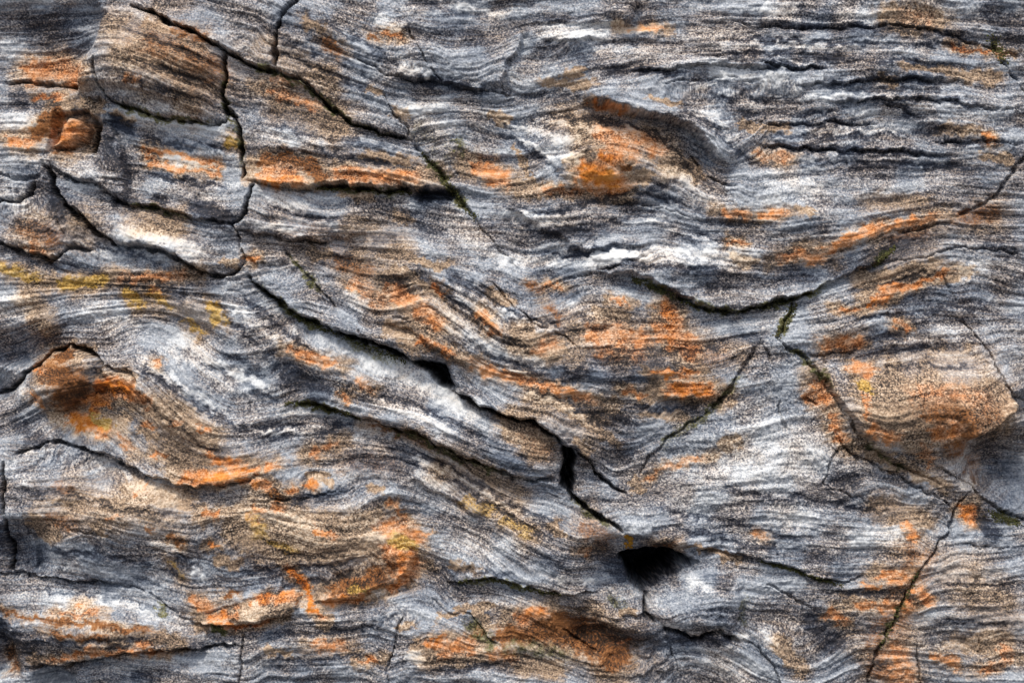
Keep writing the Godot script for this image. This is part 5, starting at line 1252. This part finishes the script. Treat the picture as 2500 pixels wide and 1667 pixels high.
# a crust of lichen: ragged lobes, each a thin plate with a thick rim
func build_lichen() -> void:
	var root := Node3D.new()
	root.name = "lichen"
	root.position = on_face(1537, 1326)
	root.set_meta("label", "bright yellow-orange lichen crust on dark rock above the black cavity")
	root.set_meta("category", "lichen")
	add_child(root)
	var m := plain("lichen", Color(0.42, 0.20, 0.015), 0.9)
	var rng := RandomNumberGenerator.new()
	rng.seed = 9
	for spot in [[1531, 1312, 6.5], [1540, 1318, 8.0], [1543, 1330, 7.5], [1536, 1338, 8.0], [1529, 1330, 4.5], [1545, 1342, 4.0]]:
		var st := SurfaceTool.new()
		st.begin(Mesh.PRIMITIVE_TRIANGLES)
		var ring := []
		for k in 14:
			var a := k * TAU / 14.0
			var r: float = spot[2] * rng.randf_range(0.7, 1.15)
			ring.append(Vector2(spot[0] + cos(a) * r, spot[1] + sin(a) * r))
		var mid := on_face(spot[0], spot[1], 0.0022) - root.position
		for k in 14:
			var a: Vector2 = ring[k]
			var b: Vector2 = ring[(k + 1) % 14]
			var c := Vector2(spot[0], spot[1])
			var a1 := on_face(a.x, a.y, 0.003) - root.position
			var b1 := on_face(b.x, b.y, 0.003) - root.position
			var a2 := on_face(lerpf(c.x, a.x, 1.1), lerpf(c.y, a.y, 1.1), -0.002) - root.position
			var b2 := on_face(lerpf(c.x, b.x, 1.1), lerpf(c.y, b.y, 1.1), -0.002) - root.position
			for v in [mid, a1, b1, a1, a2, b2, a1, b2, b1]:
				st.add_vertex(v)
		st.generate_normals()
		var o := MeshInstance3D.new()
		o.name = "lobe"
		o.mesh = st.commit()
		o.set_surface_override_material(0, m)
		root.add_child(o, true)


# the rock face goes on past the view, and the ground lies at its foot
func build_surroundings(rock: Material) -> void:
	var st := SurfaceTool.new()
	st.begin(Mesh.PRIMITIVE_TRIANGLES)
	st.set_smooth_group(0)
	var n1 := noise(51, 1.0 / 520.0, 4)
	var n2 := noise(52, 1.0 / 90.0, 4)
	var w := 221
	var h := 121
	for j in h:
		for i in w:
			var x := lerpf(-3200.0, 5700.0, i / (w - 1.0))
			var y := lerpf(-1700.0, 2450.0, j / (h - 1.0))
			var z := n1.get_noise_2d(x, y * 1.4) * 45.0 + n2.get_noise_2d(x * 0.4, y * 1.6) * 22.0 - 25.0
			var over := minf(minf(x - X0, X0 + WIDE - x), minf(y - Y0, Y0 + HIGH - y))
			z -= 160.0 * smoothstep(-30.0, 60.0, over)
			st.set_uv(Vector2((x - X0) / WIDE + 0.37, (y - Y0) / HIGH + 0.41))
			st.add_vertex(Vector3((x - 1250.0) * 0.001, (833.5 - y) * 0.001, z * 0.001))
	for j in h - 1:
		for i in w - 1:
			var a := j * w + i
			var cx := lerpf(-3200.0, 5700.0, (i + 0.5) / (w - 1.0))
			var cy := lerpf(-1700.0, 2450.0, (j + 0.5) / (h - 1.0))
			if cx > X0 + 60.0 and cx < X0 + WIDE - 60.0 and cy > Y0 + 60.0 and cy < Y0 + HIGH - 60.0:
				continue
			for v in [a, a + 1, a + w + 1, a, a + w + 1, a + w]:
				st.add_index(v)
	st.generate_normals()
	var cliff := MeshInstance3D.new()
	cliff.name = "cliff"
	cliff.mesh = st.commit()
	cliff.set_surface_override_material(0, rock)
	cliff.set_meta("kind", "structure")
	add_child(cliff)
	var g := PlaneMesh.new()
	g.size = Vector2(160, 160)
	var gm := plain("rocky ground", Color(0.16, 0.155, 0.15), 0.95)
	var nt := NoiseTexture2D.new()
	nt.width = 512
	nt.height = 512
	nt.seamless = true
	nt.noise = noise(53, 1.0 / 20.0, 4)
	gm.albedo_texture = nt
	gm.uv1_triplanar = true
	gm.uv1_scale = Vector3(0.6, 0.6, 0.6)
	g.material = gm
	var ground := MeshInstance3D.new()
	ground.name = "ground"
	ground.mesh = g
	ground.position = Vector3(0, -1.6, 0)
	ground.set_meta("kind", "structure")
	add_child(ground)


func _ready() -> void:
	t_start = Time.get_ticks_msec()
	var cam := Camera3D.new()
	cam.name = "camera"
	cam.position = Vector3(0, 0, 5.0)
	cam.fov = rad_to_deg(2.0 * atan(0.8335 / 5.0))
	cam.near = 0.05
	cam.far = 200.0
	add_child(cam)
	cam.current = true
	var sky_m := ProceduralSkyMaterial.new()
	sky_m.sky_top_color = Color(0.90, 0.92, 0.96)
	sky_m.sky_horizon_color = Color(0.60, 0.64, 0.70)
	sky_m.ground_horizon_color = Color(0.36, 0.36, 0.36)
	sky_m.ground_bottom_color = Color(0.25, 0.25, 0.25)
	sky_m.sky_curve = 0.2
	sky_m.energy_multiplier = 0.8
	var sky := Sky.new()
	sky.sky_material = sky_m
	var env := Environment.new()
	env.background_mode = Environment.BG_SKY
	env.sky = sky
	env.tonemap_mode = Environment.TONE_MAPPER_LINEAR
	env.tonemap_exposure = 1.85
	env.sdfgi_enabled = true
	env.ssao_enabled = true
	env.ssil_enabled = true
	var we := WorldEnvironment.new()
	we.environment = env
	we.name = "environment"
	add_child(we)
	var sun := DirectionalLight3D.new()
	sun.name = "sun"
	sun.light_energy = 0.5
	sun.light_angular_distance = 10.0
	sun.light_color = Color(1.0, 0.97, 0.92)
	sun.shadow_enabled = true
	sun.look_at_from_position(Vector3(-0.35, 1.0, 0.62), Vector3.ZERO, Vector3.UP)
	add_child(sun)

	make_strat()
	clock("foliation")
	make_relief()
	clock("relief")
	part_blocks()
	shift_layers()
	clock("blocks")
	make_marks()
	clock("marks")
	var rock := rock_material()
	clock("colour")
	make_surface()
	clock("surface")
	build_blocks(rock)
	clock("meshes")
	build_surroundings(rock)
	build_moss()
	build_lichen()
	clock("the rest")
